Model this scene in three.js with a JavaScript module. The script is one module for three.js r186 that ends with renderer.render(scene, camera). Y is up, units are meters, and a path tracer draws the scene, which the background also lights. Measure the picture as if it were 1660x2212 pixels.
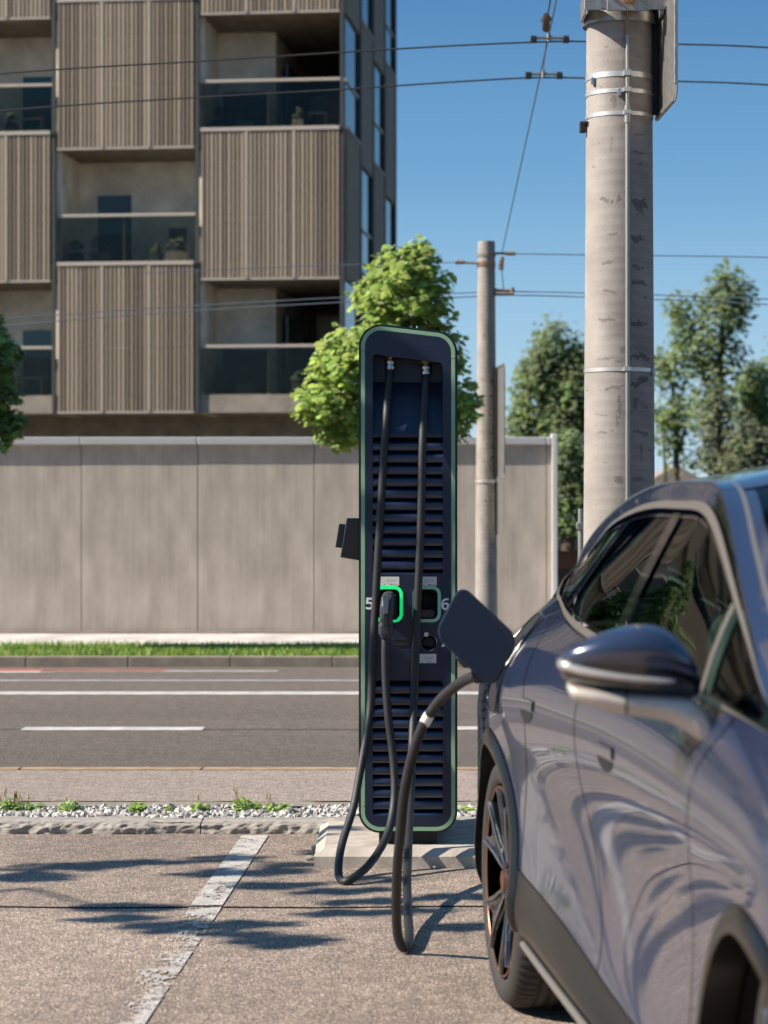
import * as THREE from 'three';
import { RoundedBoxGeometry } from 'three/addons/geometries/RoundedBoxGeometry.js';
import { mergeGeometries } from 'three/addons/utils/BufferGeometryUtils.js';
import { FontLoader } from 'three/addons/loaders/FontLoader.js';
import { TextGeometry } from 'three/addons/geometries/TextGeometry.js';

// ------------------------------------------------------------------ camera, sky, sun, exposure
const scene = new THREE.Scene();
const camera = new THREE.PerspectiveCamera(24.94, 0.75, 0.3, 900);
camera.position.set(0, 1.457, 0);
camera.lookAt(0, 1.457, -10);
camera.focus = 10.1; camera.userData.fStop = 3.9;
scene.add(camera);

const SUN_EL = 37 * Math.PI / 180, SUN_FRONT = 12.5 * Math.PI / 180;
const SUN = new THREE.Vector3(-Math.cos(SUN_EL) * Math.cos(SUN_FRONT), Math.sin(SUN_EL), Math.cos(SUN_EL) * Math.sin(SUN_FRONT));
const EXPOSURE = 2.6;
{
  const W = 512, H = 256, data = new Float32Array(W * H * 4);
  // linear sky colours against elevation (degrees), before exposure
  const stops = [[-90, .10, .09, .08], [-2, .115, .122, .13], [0, .235, .30, .34], [3, .165, .246, .31], [5, .125, .215, .295], [8, .069, .155, .256], [12.5, .037, .100, .198], [20, .026, .072, .15], [40, .026, .068, .14], [90, .024, .06, .125]];
  for (let j = 0; j < H; j++) {
    const el = ((j + .5) / H - .5) * 180;
    let k = 1; while (k < stops.length - 1 && el > stops[k][0]) k++;
    const a = stops[k - 1], b = stops[k], t = Math.min(1, Math.max(0, (el - a[0]) / (b[0] - a[0])));
    for (let i = 0; i < W; i++) {
      const o = (j * W + i) * 4;
      const az = ((i + .5) / W - .5) * Math.PI * 2;
      const dx = Math.cos(az) * Math.cos(el * Math.PI / 180), dz = Math.sin(az) * Math.cos(el * Math.PI / 180), dy = Math.sin(el * Math.PI / 180);
      const c = Math.max(0, dx * SUN.x + dy * SUN.y + dz * SUN.z);
      const glow = 1 + .9 * c ** 2 + 1.6 * c ** 24;
      for (let q = 0; q < 3; q++) data[o + q] = (a[q + 1] + (b[q + 1] - a[q + 1]) * t) * (el > 0 ? glow : 1);
      data[o + 3] = 1;
    }
  }
  const sky = new THREE.DataTexture(data, W, H, THREE.RGBAFormat, THREE.FloatType);
  sky.mapping = THREE.EquirectangularReflectionMapping; sky.magFilter = sky.minFilter = THREE.LinearFilter; sky.needsUpdate = true;
  scene.background = sky; scene.environment = sky;
}
const sun = new THREE.DirectionalLight(new THREE.Color(1, .90, .78), 3.5);
sun.position.copy(SUN).multiplyScalar(60).add(new THREE.Vector3(0, 0, -12));
sun.target.position.set(0, 0, -12);
sun.castShadow = true; sun.shadow.radius = 1;
sun.shadow.mapSize.set(4096, 4096);
Object.assign(sun.shadow.camera, { left: -40, right: 40, top: 40, bottom: -40, near: 1, far: 160 });
scene.add(sun, sun.target);
const renderer = new THREE.WebGLRenderer({ antialias: true });
renderer.toneMapping = THREE.LinearToneMapping;
renderer.toneMappingExposure = EXPOSURE;
renderer.shadowMap.enabled = true;

// ------------------------------------------------------------------ helpers
const V = (x, y, z) => new THREE.Vector3(x, y, z);
const clamp = (x, a, b) => Math.min(b, Math.max(a, x));
const mix = (a, b, t) => a + (b - a) * t;
const smooth = (a, b, x) => { const t = clamp((x - a) / (b - a), 0, 1); return t * t * (3 - 2 * t); };
function rng(seed) { let s = seed >>> 0; return () => { s = (s + 0x6D2B79F5) >>> 0; let t = s; t = Math.imul(t ^ (t >>> 15), t | 1); t ^= t + Math.imul(t ^ (t >>> 7), t | 61); return ((t ^ (t >>> 14)) >>> 0) / 4294967296; }; }
const F = 5000, EYE = 1.457;
const at = (px, py, d) => V((px - 830) / F * d, EYE - (py - 1106) / F * d, -d);          // a measured sight line cut at a real distance
function hash(x, y, s) { let h = Math.imul(x, 374761393) + Math.imul(y, 668265263) + Math.imul(s, 2147483647 ^ 0x5bd1e995); h = Math.imul(h ^ (h >>> 13), 1274126177); return ((h ^ (h >>> 16)) >>> 0) / 4294967296; }
function vnoise(x, y, per, s) {                                                            // tileable value noise
  const xi = Math.floor(x), yi = Math.floor(y), fx = x - xi, fy = y - yi, m = v => ((v % per) + per) % per;
  const ux = fx * fx * (3 - 2 * fx), uy = fy * fy * (3 - 2 * fy);
  const a = hash(m(xi), m(yi), s), b = hash(m(xi + 1), m(yi), s), c = hash(m(xi), m(yi + 1), s), d = hash(m(xi + 1), m(yi + 1), s);
  return mix(mix(a, b, ux), mix(c, d, ux), uy);
}
function fbm(x, y, per, s, oct = 4) { let v = 0, a = .5, t = 0; for (let o = 0; o < oct; o++) { v += a * vnoise(x, y, per, s + o); t += a; x *= 2; y *= 2; per *= 2; a *= .5; } return v / t; }
const counts = {}, partNames = new WeakMap();
function numbered(n) { const k = counts[n] = (counts[n] ?? -1) + 1; return k ? `${n}_${String(k).padStart(3, '0')}` : n; }
function shadows(o) { o.castShadow = o.receiveShadow = true; return o; }
function mesh(name, geo, mat, parent) {
  if (Array.isArray(geo)) geo = join(geo);
  const m = shadows(new THREE.Mesh(geo, mat)); m.name = parent ? name : numbered(name);
  if (parent) { if (!partNames.has(parent)) partNames.set(parent, {}); const same = partNames.get(parent); const k = same[name] = (same[name] ?? -1) + 1; if (k) m.name = `${name}_${String(k).padStart(3, '0')}`; }
  (parent || scene).add(m); return m;
}
function tag(o, label, category, group, kind) { o.userData.label = label; if (category) o.userData.category = category; if (group) o.userData.group = group; if (kind) o.userData.kind = kind; return o; }
function thing(name, label, category, group, pos = V(0, 0, 0), turn = 0) {
  const g = new THREE.Group(); g.name = numbered(name); g.position.copy(pos); g.rotation.y = turn; scene.add(g); return tag(g, label, category, group);
}
function ground(name, geo, mat, label) { const m = mesh(name, geo, mat); m.userData.kind = 'structure'; if (label) m.userData.label = label; return m; }
function stuffPart(m) { m.userData.kind = 'stuff'; return m; }
function join(list) {
  list = list.map(g => { let q = g.index ? g.toNonIndexed() : g; for (const k of Object.keys(q.attributes)) if (!['position', 'normal', 'uv'].includes(k)) q.deleteAttribute(k); if (!q.attributes.uv) q.setAttribute('uv', new THREE.BufferAttribute(new Float32Array(q.attributes.position.count * 2), 2)); return q; });
  return mergeGeometries(list);
}
function box(w, h, d, x = 0, y = 0, z = 0, r = 0) {
  const g = r ? new RoundedBoxGeometry(w, h, d, 2, r) : new THREE.BoxGeometry(w, h, d);
  // uv in metres
  const p = g.attributes.position, n = g.attributes.normal, uv = new Float32Array(p.count * 2);
  for (let i = 0; i < p.count; i++) {
    const ax = Math.abs(n.getX(i)), ay = Math.abs(n.getY(i)), az = Math.abs(n.getZ(i));
    const [u, v] = ay > ax && ay > az ? [p.getX(i), p.getZ(i)] : ax > az ? [p.getZ(i), p.getY(i)] : [p.getX(i), p.getY(i)];
    uv[i * 2] = u + x; uv[i * 2 + 1] = v + y;
  }
  g.setAttribute('uv', new THREE.BufferAttribute(uv, 2));
  return g.translate(x, y, z);
}
function rod(a, b, r0, r1 = r0, seg = 8) {
  const d = b.clone().sub(a), g = new THREE.CylinderGeometry(r1, r0, d.length(), seg, 1);
  g.translate(0, d.length() / 2, 0); g.applyQuaternion(new THREE.Quaternion().setFromUnitVectors(V(0, 1, 0), d.normalize())); return g.translate(a.x, a.y, a.z);
}
function tube(pts, r, seg = 80, rad = 16) { return new THREE.TubeGeometry(new THREE.CatmullRomCurve3(pts, false, 'centripetal'), seg, r, rad, false); }
function sheet(x0, x1, d0, d1, y, nx = 1, nz = 1, fn) {                                    // a horizontal sheet, uv in metres; d = distance ahead of the camera
  const g = new THREE.PlaneGeometry(x1 - x0, d1 - d0, nx, nz).rotateX(-Math.PI / 2).translate((x0 + x1) / 2, y, -(d0 + d1) / 2);
  const p = g.attributes.position, uv = g.attributes.uv;
  for (let i = 0; i < p.count; i++) { uv.setXY(i, p.getX(i), p.getZ(i)); if (fn) p.setY(i, y + fn(p.getX(i), -p.getZ(i))); }
  if (fn) g.computeVertexNormals(); return g;
}
function roundedRect(x0, y0, x1, y1, r, Path = THREE.Shape) {
  const s = new Path(); s.moveTo(x0 + r, y0); s.lineTo(x1 - r, y0); s.absarc(x1 - r, y0 + r, r, -Math.PI / 2, 0); s.lineTo(x1, y1 - r); s.absarc(x1 - r, y1 - r, r, 0, Math.PI / 2);
  s.lineTo(x0 + r, y1); s.absarc(x0 + r, y1 - r, r, Math.PI / 2, Math.PI); s.lineTo(x0, y0 + r); s.absarc(x0 + r, y0 + r, r, Math.PI, Math.PI * 1.5); return s;
}
function extrude(shape, depth, bevel = 0, seg = 12) { return new THREE.ExtrudeGeometry(shape, { depth, bevelEnabled: bevel > 0, bevelSize: bevel, bevelThickness: bevel, bevelOffset: -bevel, bevelSegments: 2, curveSegments: seg }); }
function poly(pts) { const s = new THREE.Shape(); pts.forEach(([x, y], i) => i ? s.lineTo(x, y) : s.moveTo(x, y)); s.closePath(); return s; }
function grid(nu, nv, fn) {                                                                 // fn(u, v) -> {p, n?}
  const pos = [], uv = [], idx = [];
  for (let j = 0; j <= nv; j++) for (let i = 0; i <= nu; i++) { const p = fn(i / nu, j / nv); pos.push(p.x, p.y, p.z); uv.push(p.z, p.y); }
  for (let j = 0; j < nv; j++) for (let i = 0; i < nu; i++) { const a = j * (nu + 1) + i, b = a + 1, c = a + nu + 1, d = c + 1; idx.push(a, b, d, a, d, c); }
  const g = new THREE.BufferGeometry(); g.setAttribute('position', new THREE.Float32BufferAttribute(pos, 3)); g.setAttribute('uv', new THREE.Float32BufferAttribute(uv, 2)); g.setIndex(idx); g.computeVertexNormals(); return g;
}
// ------------------------------------------------------------------ textures
function dataTex(size, fn, { srgb = false, h = size } = {}) {
  const d = new Uint8Array(size * h * 4);
  for (let j = 0; j < h; j++) for (let i = 0; i < size; i++) { const c = fn(i, j), o = (j * size + i) * 4; for (let q = 0; q < 3; q++) d[o + q] = clamp(Array.isArray(c) ? c[q] : c, 0, 1) * 255; d[o + 3] = 255; }
  const t = new THREE.DataTexture(d, size, h); t.wrapS = t.wrapT = THREE.RepeatWrapping; t.magFilter = THREE.LinearFilter; t.minFilter = THREE.LinearMipmapLinearFilter; t.generateMipmaps = true;
  if (srgb) t.colorSpace = THREE.SRGBColorSpace; t.needsUpdate = true; return t;
}
const rep = (t, x, y = x) => { const c = t.clone(); c.repeat.set(x, y); c.needsUpdate = true; return c; };
// aggregate: cells of stone of differing tone in a darker binder
const aggregate = (() => {
  const S = 1024, h = new Float32Array(S * S), tone = new Float32Array(S * S), tint = new Float32Array(S * S), r = rng(4);
  h.fill(0); tone.fill(.345); tint.fill(.5);
  for (let k = 0; k < 52000; k++) {
    const cx = r() * S, cy = r() * S, big = r() ** 3, rx = 1.0 + 2.6 * big + r() * .7, ry = rx * (.6 + .6 * r()), a = r() * 3.14, c = Math.cos(a), s = Math.sin(a), t = .40 + .42 * r() ** 1.5, ti = r();
    const R = Math.ceil(Math.max(rx, ry)) + 1;
    for (let y = -R; y <= R; y++) for (let x = -R; x <= R; x++) {
      const u = (x * c + y * s) / rx, v = (-x * s + y * c) / ry, q = u * u + v * v; if (q > 1) continue;
      const o = (((Math.floor(cy) + y + S) % S)) * S + ((Math.floor(cx) + x + S) % S), hh = .35 + .65 * Math.sqrt(1 - q);
      h[o] = hh * (.6 + .4 * t); tone[o] = t; tint[o] = ti;
    }
  }
  const col = dataTex(S, (i, j) => { const o = j * S + i, f = .86 + .28 * fbm(i / 64, j / 64, 16, 11), t = tone[o] * f, w = tint[o]; return [t * (1.0 + .06 * (w - .4)), t * (.95 + .02 * (w - .5)), t * (.885 - .08 * (w - .5))]; }, { srgb: true });
  const bump = dataTex(S, (i, j) => h[j * S + i]);
  return { col, bump };
})();
const mottle = dataTex(512, (i, j) => { const f = fbm(i / 64, j / 64, 8, 31, 5), g = fbm(i / 8, j / 8, 64, 61, 2); return .62 + .5 * (f - .5) + .16 * (g - .5) + .12; });
const fineBump = dataTex(256, (i, j) => .5 * hash(i, j, 5) + .5 * fbm(i / 16, j / 16, 16, 9));
const streaks = dataTex(512, (i, j) => { const f = fbm(i / 8, j / 128, 4 * 16, 41, 4), b = fbm(i / 64, j / 64, 8, 17, 4), rib = .5 + .5 * Math.cos(i / 512 * Math.PI * 2 * 40); return .74 + .17 * (f - .5) + .36 * (b - .5) + .01 * (rib - .5); });
const ribs = dataTex(512, (i, j) => .5 + .5 * Math.cos(i / 512 * Math.PI * 2 * 40), { h: 4 });

// ------------------------------------------------------------------ materials
const std = (c, rough = .7, metal = 0, more = {}) => new THREE.MeshStandardMaterial({ color: new THREE.Color().setRGB(...c), roughness: rough, metalness: metal, side: THREE.DoubleSide, ...more });
const phys = (c, rough, metal, more = {}) => new THREE.MeshPhysicalMaterial({ color: new THREE.Color().setRGB(...c), roughness: rough, metalness: metal, side: THREE.DoubleSide, ...more });
const M = {
  lot: std([1.44, 1.28, 1.18], .88, 0, { map: rep(aggregate.col, 1 / .86), bumpMap: rep(aggregate.bump, 1 / .86), bumpScale: .0022, vertexColors: true }),
  lotDark: std([.03, .03, .03], .95),
  road: std([.62, .575, .535], .86, 0, { map: rep(aggregate.col, 1 / .9), bumpMap: rep(aggregate.bump, 1 / 2.3), bumpScale: .002, vertexColors: true }),
  walk: std([1.46, 1.35, 1.31], .9, 0, { map: rep(aggregate.col, 1 / .6), bumpMap: rep(aggregate.bump, 1 / .8), bumpScale: .0015, vertexColors: true }),
  farWalk: std([.72, .67, .62], .9, 0, { map: rep(mottle, .4), bumpMap: rep(fineBump, 3), bumpScale: .001 }),
  ochre: std([.42, .30, .17], .9, 0, { map: rep(mottle, 2) }),
  edging: std([.36, .32, .26], .95, 0, { map: rep(mottle, 1.7), bumpMap: rep(fineBump, 6), bumpScale: .004 }),
  kerb: std([.50, .455, .40], .92, 0, { map: rep(mottle, 3.1), bumpMap: rep(fineBump, 9), bumpScale: .004 }),
  farKerb: std([.29, .245, .185], .9, 0, { map: rep(mottle, 1.1) }),
  earth: std([.13, .115, .085], .95, 0, { map: rep(mottle, .8) }),
  soil: std([.30, .27, .22], .95, 0, { map: rep(mottle, 4) }),
  line: std([.66, .63, .58], .8, 0, { map: rep(mottle, 1.4) }),
  linePale: std([.40, .39, .37], .8, 0, { map: rep(mottle, 1.4) }),
  lineRed: std([.52, .15, .11], .8, 0, { map: rep(mottle, 1.4) }),
  wornLine: std([.62, .58, .53], .85, 0, { map: rep(mottle, 3), bumpMap: rep(aggregate.bump, 1 / .9), bumpScale: .002 }),
  slab: std([.58, .515, .435], .9, 0, { map: rep(mottle, 2.3), bumpMap: rep(fineBump, 5), bumpScale: .002 }),
  wall: std([.53, .455, .385], .9, 0, { map: rep(streaks, .75, .33), bumpMap: rep(ribs, .75, 1), bumpScale: .0008 }),
  cap: std([.48, .47, .465], .5, .3),
  whiteMetal: std([.54, .53, .51], .5, .1),
  slat: std([.30, .235, .17], .6, .1), slatPale: std([.40, .32, .235], .6, .1), slatDark: std([.20, .155, .115], .6, .1),
  slatPost: std([.42, .34, .265], .6, .2),
  rail: std([.46, .395, .33], .5, .1),
  concreteDark: std([.34, .28, .21], .9, 0, { map: rep(mottle, .5) }),
  concreteEdge: std([.36, .31, .25], .9, 0, { map: rep(mottle, .4) }),
  core: std([1.12, 1.0, .82], .9, 0, { map: rep(mottle, .25) }),
  darkFrame: std([.05, .05, .048], .6),
  pane: phys([.56, .58, .54], .03, 0, { transmission: 1, thickness: 0, ior: 1.5, specularIntensity: .35 }),
  darkGlass: phys([.015, .022, .022], .03, 0, { specularIntensity: 1 }),
  tealGlass: phys([.02, .09, .085], .04, 0, {}),
  navy: phys([.0055, .0115, .034], .42, 0, { clearcoat: .3, clearcoatRoughness: .3, bumpMap: rep(fineBump, 60), bumpScale: .00008 }),
  louvre: phys([.0095, .020, .056], .38, 0, { clearcoat: 1, clearcoatRoughness: .2 }),
  green: std([.235, .40, .25], .5, 0),
  ringPale: std([.30, .58, .42], .45),
  ringLit: std([.02, .50, .16], .5, 0, { emissive: new THREE.Color().setRGB(.0, .22, .055) }),
  black: phys([.006, .007, .010], .28, 0, { clearcoat: .6, clearcoatRoughness: .15 }),
  blackMatt: std([.010, .010, .011], .65),
  plug: std([.030, .036, .042], .48),
  trigger: std([.075, .10, .125], .38),
  rubber: std([.018, .0175, .018], .5, 0, { bumpMap: rep(fineBump, 3, 30), bumpScale: .0004 }),
  steel: std([.62, .60, .57], .28, 1),
  galv: std([.46, .44, .41], .42, .75, { map: rep(mottle, 5) }),
  strap: std([.66, .62, .56], .38, .7),
  copper: std([.55, .33, .2], .4, .8),
  white: std([.74, .74, .73], .6),
  bark: std([.10, .075, .05], .9, 0, { bumpMap: rep(fineBump, 4), bumpScale: .02 }),
  leafBright: phys([.29, .42, .05], .92, 0, { transmission: .38, thickness: 0, vertexColors: true }),
  leafDeep: phys([.16, .27, .05], .92, 0, { transmission: .3, thickness: 0, vertexColors: true }),
  leafFar: phys([.17, .26, .06], .95, 0, { transmission: .55, thickness: 0, vertexColors: true }),
  leafFarDark: phys([.12, .155, .06], .95, 0, { transmission: .4, thickness: 0, vertexColors: true }),
  weed: phys([.20, .32, .04], .6, 0, { transmission: .3, thickness: 0, vertexColors: true }),
  dryWeed: std([.30, .22, .10], .8),
  grass: phys([.24, .40, .04], .6, 0, { transmission: .45, thickness: 0 }),
  brick: std([.16, .075, .045], .9), roofDark: std([.04, .045, .055], .6),
  // car
  paint: phys([.024, .033, .072], .22, .2, { clearcoat: 1, clearcoatRoughness: .02, ior: 1.8 }),
  flapPaint: phys([.0065, .015, .038], .36, .3, { clearcoat: .5, clearcoatRoughness: .12 }),
  shell: std([.006, .006, .007], .8),
  cladding: phys([.0065, .006, .0055], .28, 0, { clearcoat: .15, clearcoatRoughness: .1, specularIntensity: .55 }),
  trim: std([.27, .245, .22], .30, .6),
  pillar: phys([.006, .006, .007], .12, 0, { clearcoat: 1, clearcoatRoughness: .03 }),
  carGlass: phys([.22, .33, .30], .0, 0, { transmission: 1, thickness: 0, ior: 1.52, specularIntensity: .8 }),
  privacy: phys([.018, .022, .024], .0, 0, { transmission: 1, thickness: 0, ior: 1.5, specularIntensity: .7 }),
  seat: std([.10, .13, .125], .7),
  tyre: std([.030, .027, .025], .72, 0, { bumpMap: rep(fineBump, 4), bumpScale: .0006 }),
  rimBlack: phys([.012, .011, .011], .22, .3, { clearcoat: 1 }),
  rimCopper: std([.36, .17, .10], .3, .85),
  rimSilver: std([.66, .66, .68], .16, 1),
  disc: std([.28, .26, .24], .4, 1),
  redLens: phys([.42, .012, .012], .1, 0, { clearcoat: 1 }),
  lampStrip: phys([.60, .57, .53], .16, .55, { clearcoat: 1 }),
  mirrorFoot: phys([.56, .50, .44], .36, .2, { clearcoat: .5, clearcoatRoughness: .1 }),
  bronze: std([.30, .17, .10], .35, .7),
};
const D2R = Math.PI / 180;

// ------------------------------------------------------------------ ground
function tinted(g, fn) {                                                                    // wear and tone patches of the surface itself
  const p = g.attributes.position, c = new Float32Array(p.count * 3);
  for (let i = 0; i < p.count; i++) { const q = fn(p.getX(i), -p.getZ(i)); c[i * 3] = q; c[i * 3 + 1] = q; c[i * 3 + 2] = q; }
  g.setAttribute('color', new THREE.BufferAttribute(c, 3)); return g;
}
const tone = (x, z, k, s, amp) => 1 + amp * (fbm(x * k + 100, z * k + 100, 1024, s, 4) - .5);
ground('ground', new THREE.PlaneGeometry(1200, 900).rotateX(-Math.PI / 2).translate(0, -.16, -300), M.earth, 'brown earth ground stretching to the horizon');
{
  const fn = (x, d) => tone(x, d, .9, 3, .55) * tone(x, d, 4, 8, .28);
  const seam = x => 8.55 + .012 * Math.sin(x * 2.1) + .01 * Math.sin(x * 7.3);
  const lotA = grid(150, 60, (u, v) => V(mix(-12, 8, u), -.004 + .0, -mix(-8, seam(mix(-12, 8, u)) - .004, v)));
  const lotB = grid(150, 30, (u, v) => V(mix(-12, 8, u), 0, -mix(seam(mix(-12, 8, u)) + .005, 10.50, v)));
  for (const [g, f] of [[lotA, fn], [lotB, (x, d) => fn(x, d) * .94]]) { const p = g.attributes.position, uv = g.attributes.uv; for (let i = 0; i < p.count; i++) uv.setXY(i, p.getX(i), p.getZ(i)); tinted(g, f); }
  ground('parking_lot', lotA, M.lot, 'coarse sunlit asphalt of the parking bay in front');
  ground('parking_lot', lotB, M.lot, 'coarse asphalt of the parking bay between seam and kerb');
  ground('seam_bed', sheet(-12, 8, 8.4, 8.7, -.02), M.lotDark, 'dark seam between the two asphalt layers');
}
// worn bay line: paint chipped away in patches
{
  const pos = [], idx = [], uv = [], r = rng(12), a = at(552, 1806, 10.41), b = at(258, 2225, 6.5);
  a.y = b.y = 0; const dir = b.clone().sub(a), L = dir.length(); dir.normalize(); const side = V(-dir.z, 0, dir.x), W = .118, n = Math.round(L / .008), m = 15;
  for (let i = 0; i < n; i++) for (let j = 0; j < m; j++) {
    const s = i / n * L, w = (j / m - .5) * W, p = a.clone().addScaledVector(dir, s).addScaledVector(side, w), d = -p.z;
    const wear = smooth(8.6, 8.2, d) * (.20 - .02 * smooth(8.3, 7.2, d)) + .06 + .26 * smooth(8.5, 8.3, d) * smooth(-.1, .5, j / m - .3) ;
    const nz = (.62 * fbm(p.x * 16 + 60, p.z * 16 + 90, 4096, 77, 4) + .38 * vnoise(p.x * 160 + 60, p.z * 160 + 90, 65536, 5)) + 0 * hash(Math.round(p.x * 110), Math.round(p.z * 110), 3);
    if (nz < .30 + wear * .62 || (d < 7.3 && fbm(p.x * 5 + 60, p.z * 5 + 90, 4096, 7, 2) > .68) || Math.abs(d - 8.55) < .012) continue;
    const y = (d > 8.55 ? 0 : -.004) + .004, k = pos.length / 3;
    for (const [ds, dw] of [[0, 0], [1, 0], [1, 1], [0, 1]]) { const q = p.clone().addScaledVector(dir, ds * L / n).addScaledVector(side, dw * W / m); pos.push(q.x, y, q.z); uv.push(q.x, q.z); }
    idx.push(k, k + 1, k + 2, k, k + 2, k + 3);
  }
  const g = new THREE.BufferGeometry(); g.setAttribute('position', new THREE.Float32BufferAttribute(pos, 3)); g.setAttribute('uv', new THREE.Float32BufferAttribute(uv, 2)); g.setIndex(idx); g.computeVertexNormals();
  ground('parking_line', g, M.wornLine, 'worn white bay line running from the kerb towards the front');
}
// rough stone kerb, one stone after another
{
  const k = thing('stone_kerb', 'low rough broken stone kerb between parking bay and gravel strip', 'kerb');
  let x = -12, i = 0; const r = rng(5);
  while (x < 6) {
    const L = .85 + .3 * r(), gap = .006, x0 = x, x1 = x + L - gap, sd = i * 17;
    const prof = [[10.475, -.03], [10.475, .02], [10.485, .042], [10.52, .05], [10.60, .052], [10.69, .05], [10.70, .0]];
    const g = grid(110, prof.length * 4, (u, v) => {
      const t = v * (prof.length - 1), q = Math.min(prof.length - 2, Math.floor(t)), f = t - q, d = mix(prof[q][0], prof[q + 1][0], f), y = mix(prof[q][1], prof[q + 1][1], f), xx = mix(x0, x1, u);
      const rough = .8 * (fbm(xx * 26 + 50, (d + y) * 44 + sd, 4096, 23, 4) - .5), chip = fbm(xx * 5 + 50, sd, 4096, 29, 2) - .5;
      return V(xx, y + .018 * rough * (v > .9 || v < .1 ? 0 : 1) + .008 * chip, -(d - (.045 * rough + .03 * chip) * (q < 3 ? 1 : 0)));
    });
    mesh('kerb_stone', g, M.kerb, k); x += L; i++;
  }
}
ground('gravel_bed', sheet(-12, 6, 10.68, 11.14, .02, 60, 4), M.soil, 'earth below the pale gravel strip');
ground('edging', sheet(-12, 6, 11.12, 11.32, .042, 160, 6, (x, d) => .014 * (fbm(x * 7 + 40, d * 9, 4096, 19, 3) - .5)), M.edging, 'crumbling stone edging behind the gravel');
{
  // pale crushed stone: many small angular stones
  const r = rng(77), base = new THREE.IcosahedronGeometry(1, 0), p = base.attributes.position;
  const jit = {}; for (let i = 0; i < p.count; i++) { const key = [p.getX(i), p.getY(i), p.getZ(i)].map(q => q.toFixed(3)).join(); const k = jit[key] ??= .7 + .5 * r(); p.setXYZ(i, p.getX(i) * k, p.getY(i) * k, p.getZ(i) * k); }
  base.computeVertexNormals();
  const N = 12500, im = new THREE.InstancedMesh(base, std([.6, .6, .6], .85), N), m = new THREE.Matrix4(), q = new THREE.Quaternion(), e = new THREE.Euler(), c = new THREE.Color();
  for (let i = 0; i < N; i++) {
    const x = -9 + 12 * r(), d = 10.70 + .44 * r() ** .9, s = .006 + .011 * r() + (r() < .06 ? .008 : 0); e.set(r() * 6, r() * 6, r() * 6);
    m.compose(V(x, .026 + .016 * r(), -d), q.setFromEuler(e), V(s * (1 + .6 * r()), s * (.6 + .3 * r()), s)); im.setMatrixAt(i, m); const t = .36 + .56 * r() ** .8; c.setRGB(t, t * .955, t * .885); im.setColorAt(i, c);
  }
  // loose stones strayed onto the asphalt
  im.name = 'gravel'; scene.add(shadows(im)); tag(im, 'pale crushed gravel in the strip behind the kerb', 'gravel', null, 'stuff');
}
for (const [px, py, s, l] of [[686, 1837, .020, 'white pebble lying by the far left corner of the concrete slab'], [670, 1858, .016, 'small pale pebble left of the slab front corner'], [938, 1877, .011, 'tiny stone lying just below the slab front'], [862, 1934, .010, 'tiny stone on the asphalt between the two cable loops']]) {
  const d = 5000 * EYE / (py - 1106), g = new THREE.IcosahedronGeometry(s, 1), p = g.attributes.position, o = at(px, py, d);
  for (let i = 0; i < p.count; i++) { const k = .8 + .5 * vnoise(p.getX(i) * 80 + 9, p.getZ(i) * 80 + p.getY(i) * 60 + 9, 512, 3); p.setXYZ(i, p.getX(i) * k * 1.2, p.getY(i) * k * .7, p.getZ(i) * k); } g.computeVertexNormals();
  const m = mesh('pebble', g.translate(o.x, s * .55, o.z), M.kerb); tag(m, l, 'pebble');
}
ground('near_pavement', tinted(sheet(-30, 16, 11.315, 12.66, .045, 120, 10, (x, d) => .004 * (fbm(x * 2 + 50, d * 2, 4096, 3, 2) - .5)), (x, d) => tone(x, d, .8, 31, .2)), M.walk, 'pale asphalt pavement strip along the near side of the road');
{
  const r = rng(8), k = thing('gutter_edge', 'ochre edging stones along the near side of the road', 'road edging');
  for (let x = -12; x < 8; x += 1.0) mesh('edging_stone', box(.985, .12, .13, x + .5, -.012, -(12.73 + .008 * r())), M.ochre, k);
}
ground('road', tinted(sheet(-90, 90, 12.5, 22.7, -.06, 200, 24), (x, d) => tone(x, d, .12, 41, .12) * (1 - .10 * smooth(16.1, 15.7, d)) * (1 + .07 * smooth(18.4, 19.2, d)) * (1 - .14 * (Math.exp(-(((d - 17.4) / .35) ** 2)) + .6 * Math.exp(-(((d - 14.3) / .4) ** 2))))), M.road, 'grey two lane asphalt road with white markings');
const RY = -.06 + .004, roadD = py => F * (EYE - RY) / (py - 1106);
const mark = (name, x0, x1, p0, p1, m, label) => { const d0 = roadD(p1), d1 = roadD(p0), dm = (d0 + d1) / 2; return ground(name, sheet((x0 - 830) / F * dm, (x1 - 830) / F * dm, d0, d1, RY), m, label); };
mark('lane_dash', 50, 440, 1570, 1577, M.line, 'white lane dash in the near lane left of the charger');
mark('lane_dash', 950, 1052, 1569, 1576, M.line, 'white lane dash right of the charger');
mark('lane_dash', -950, -560, 1570, 1577, M.line, 'white lane dash farther left');
mark('lane_line', -2500, 3000, 1493.5, 1500, M.line, 'continuous white line along the middle of the road');
mark('bike_lane_line', -2500, 3000, 1468, 1471.5, M.linePale, 'faded grey white line of the cycle lane');
mark('bike_lane_line', 90, 600, 1447.5, 1451.5, M.linePale, 'faded white line beside the far kerb');
mark('bike_lane_mark', -900, 360, 1445.2, 1449.6, M.lineRed, 'red painted stripe of the cycle lane');
mark('bike_lane_mark', -900, 120, 1449.9, 1452.6, M.line, 'short white stripe below the red cycle lane stripe');
ground('road_seam', sheet(-60, 60, roadD(1575.4), roadD(1574.2), RY - .002), M.lotDark, 'thin dark seam between the two lanes');
{
  const k = thing('far_kerb', 'brown concrete kerb at the far edge of the road', 'kerb');
  for (let x = -27; x < 16; x += 1.0) mesh('kerb_stone', box(.997, .13, .16, x, -.022, -22.72, .012), M.farKerb, k);
}
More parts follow.
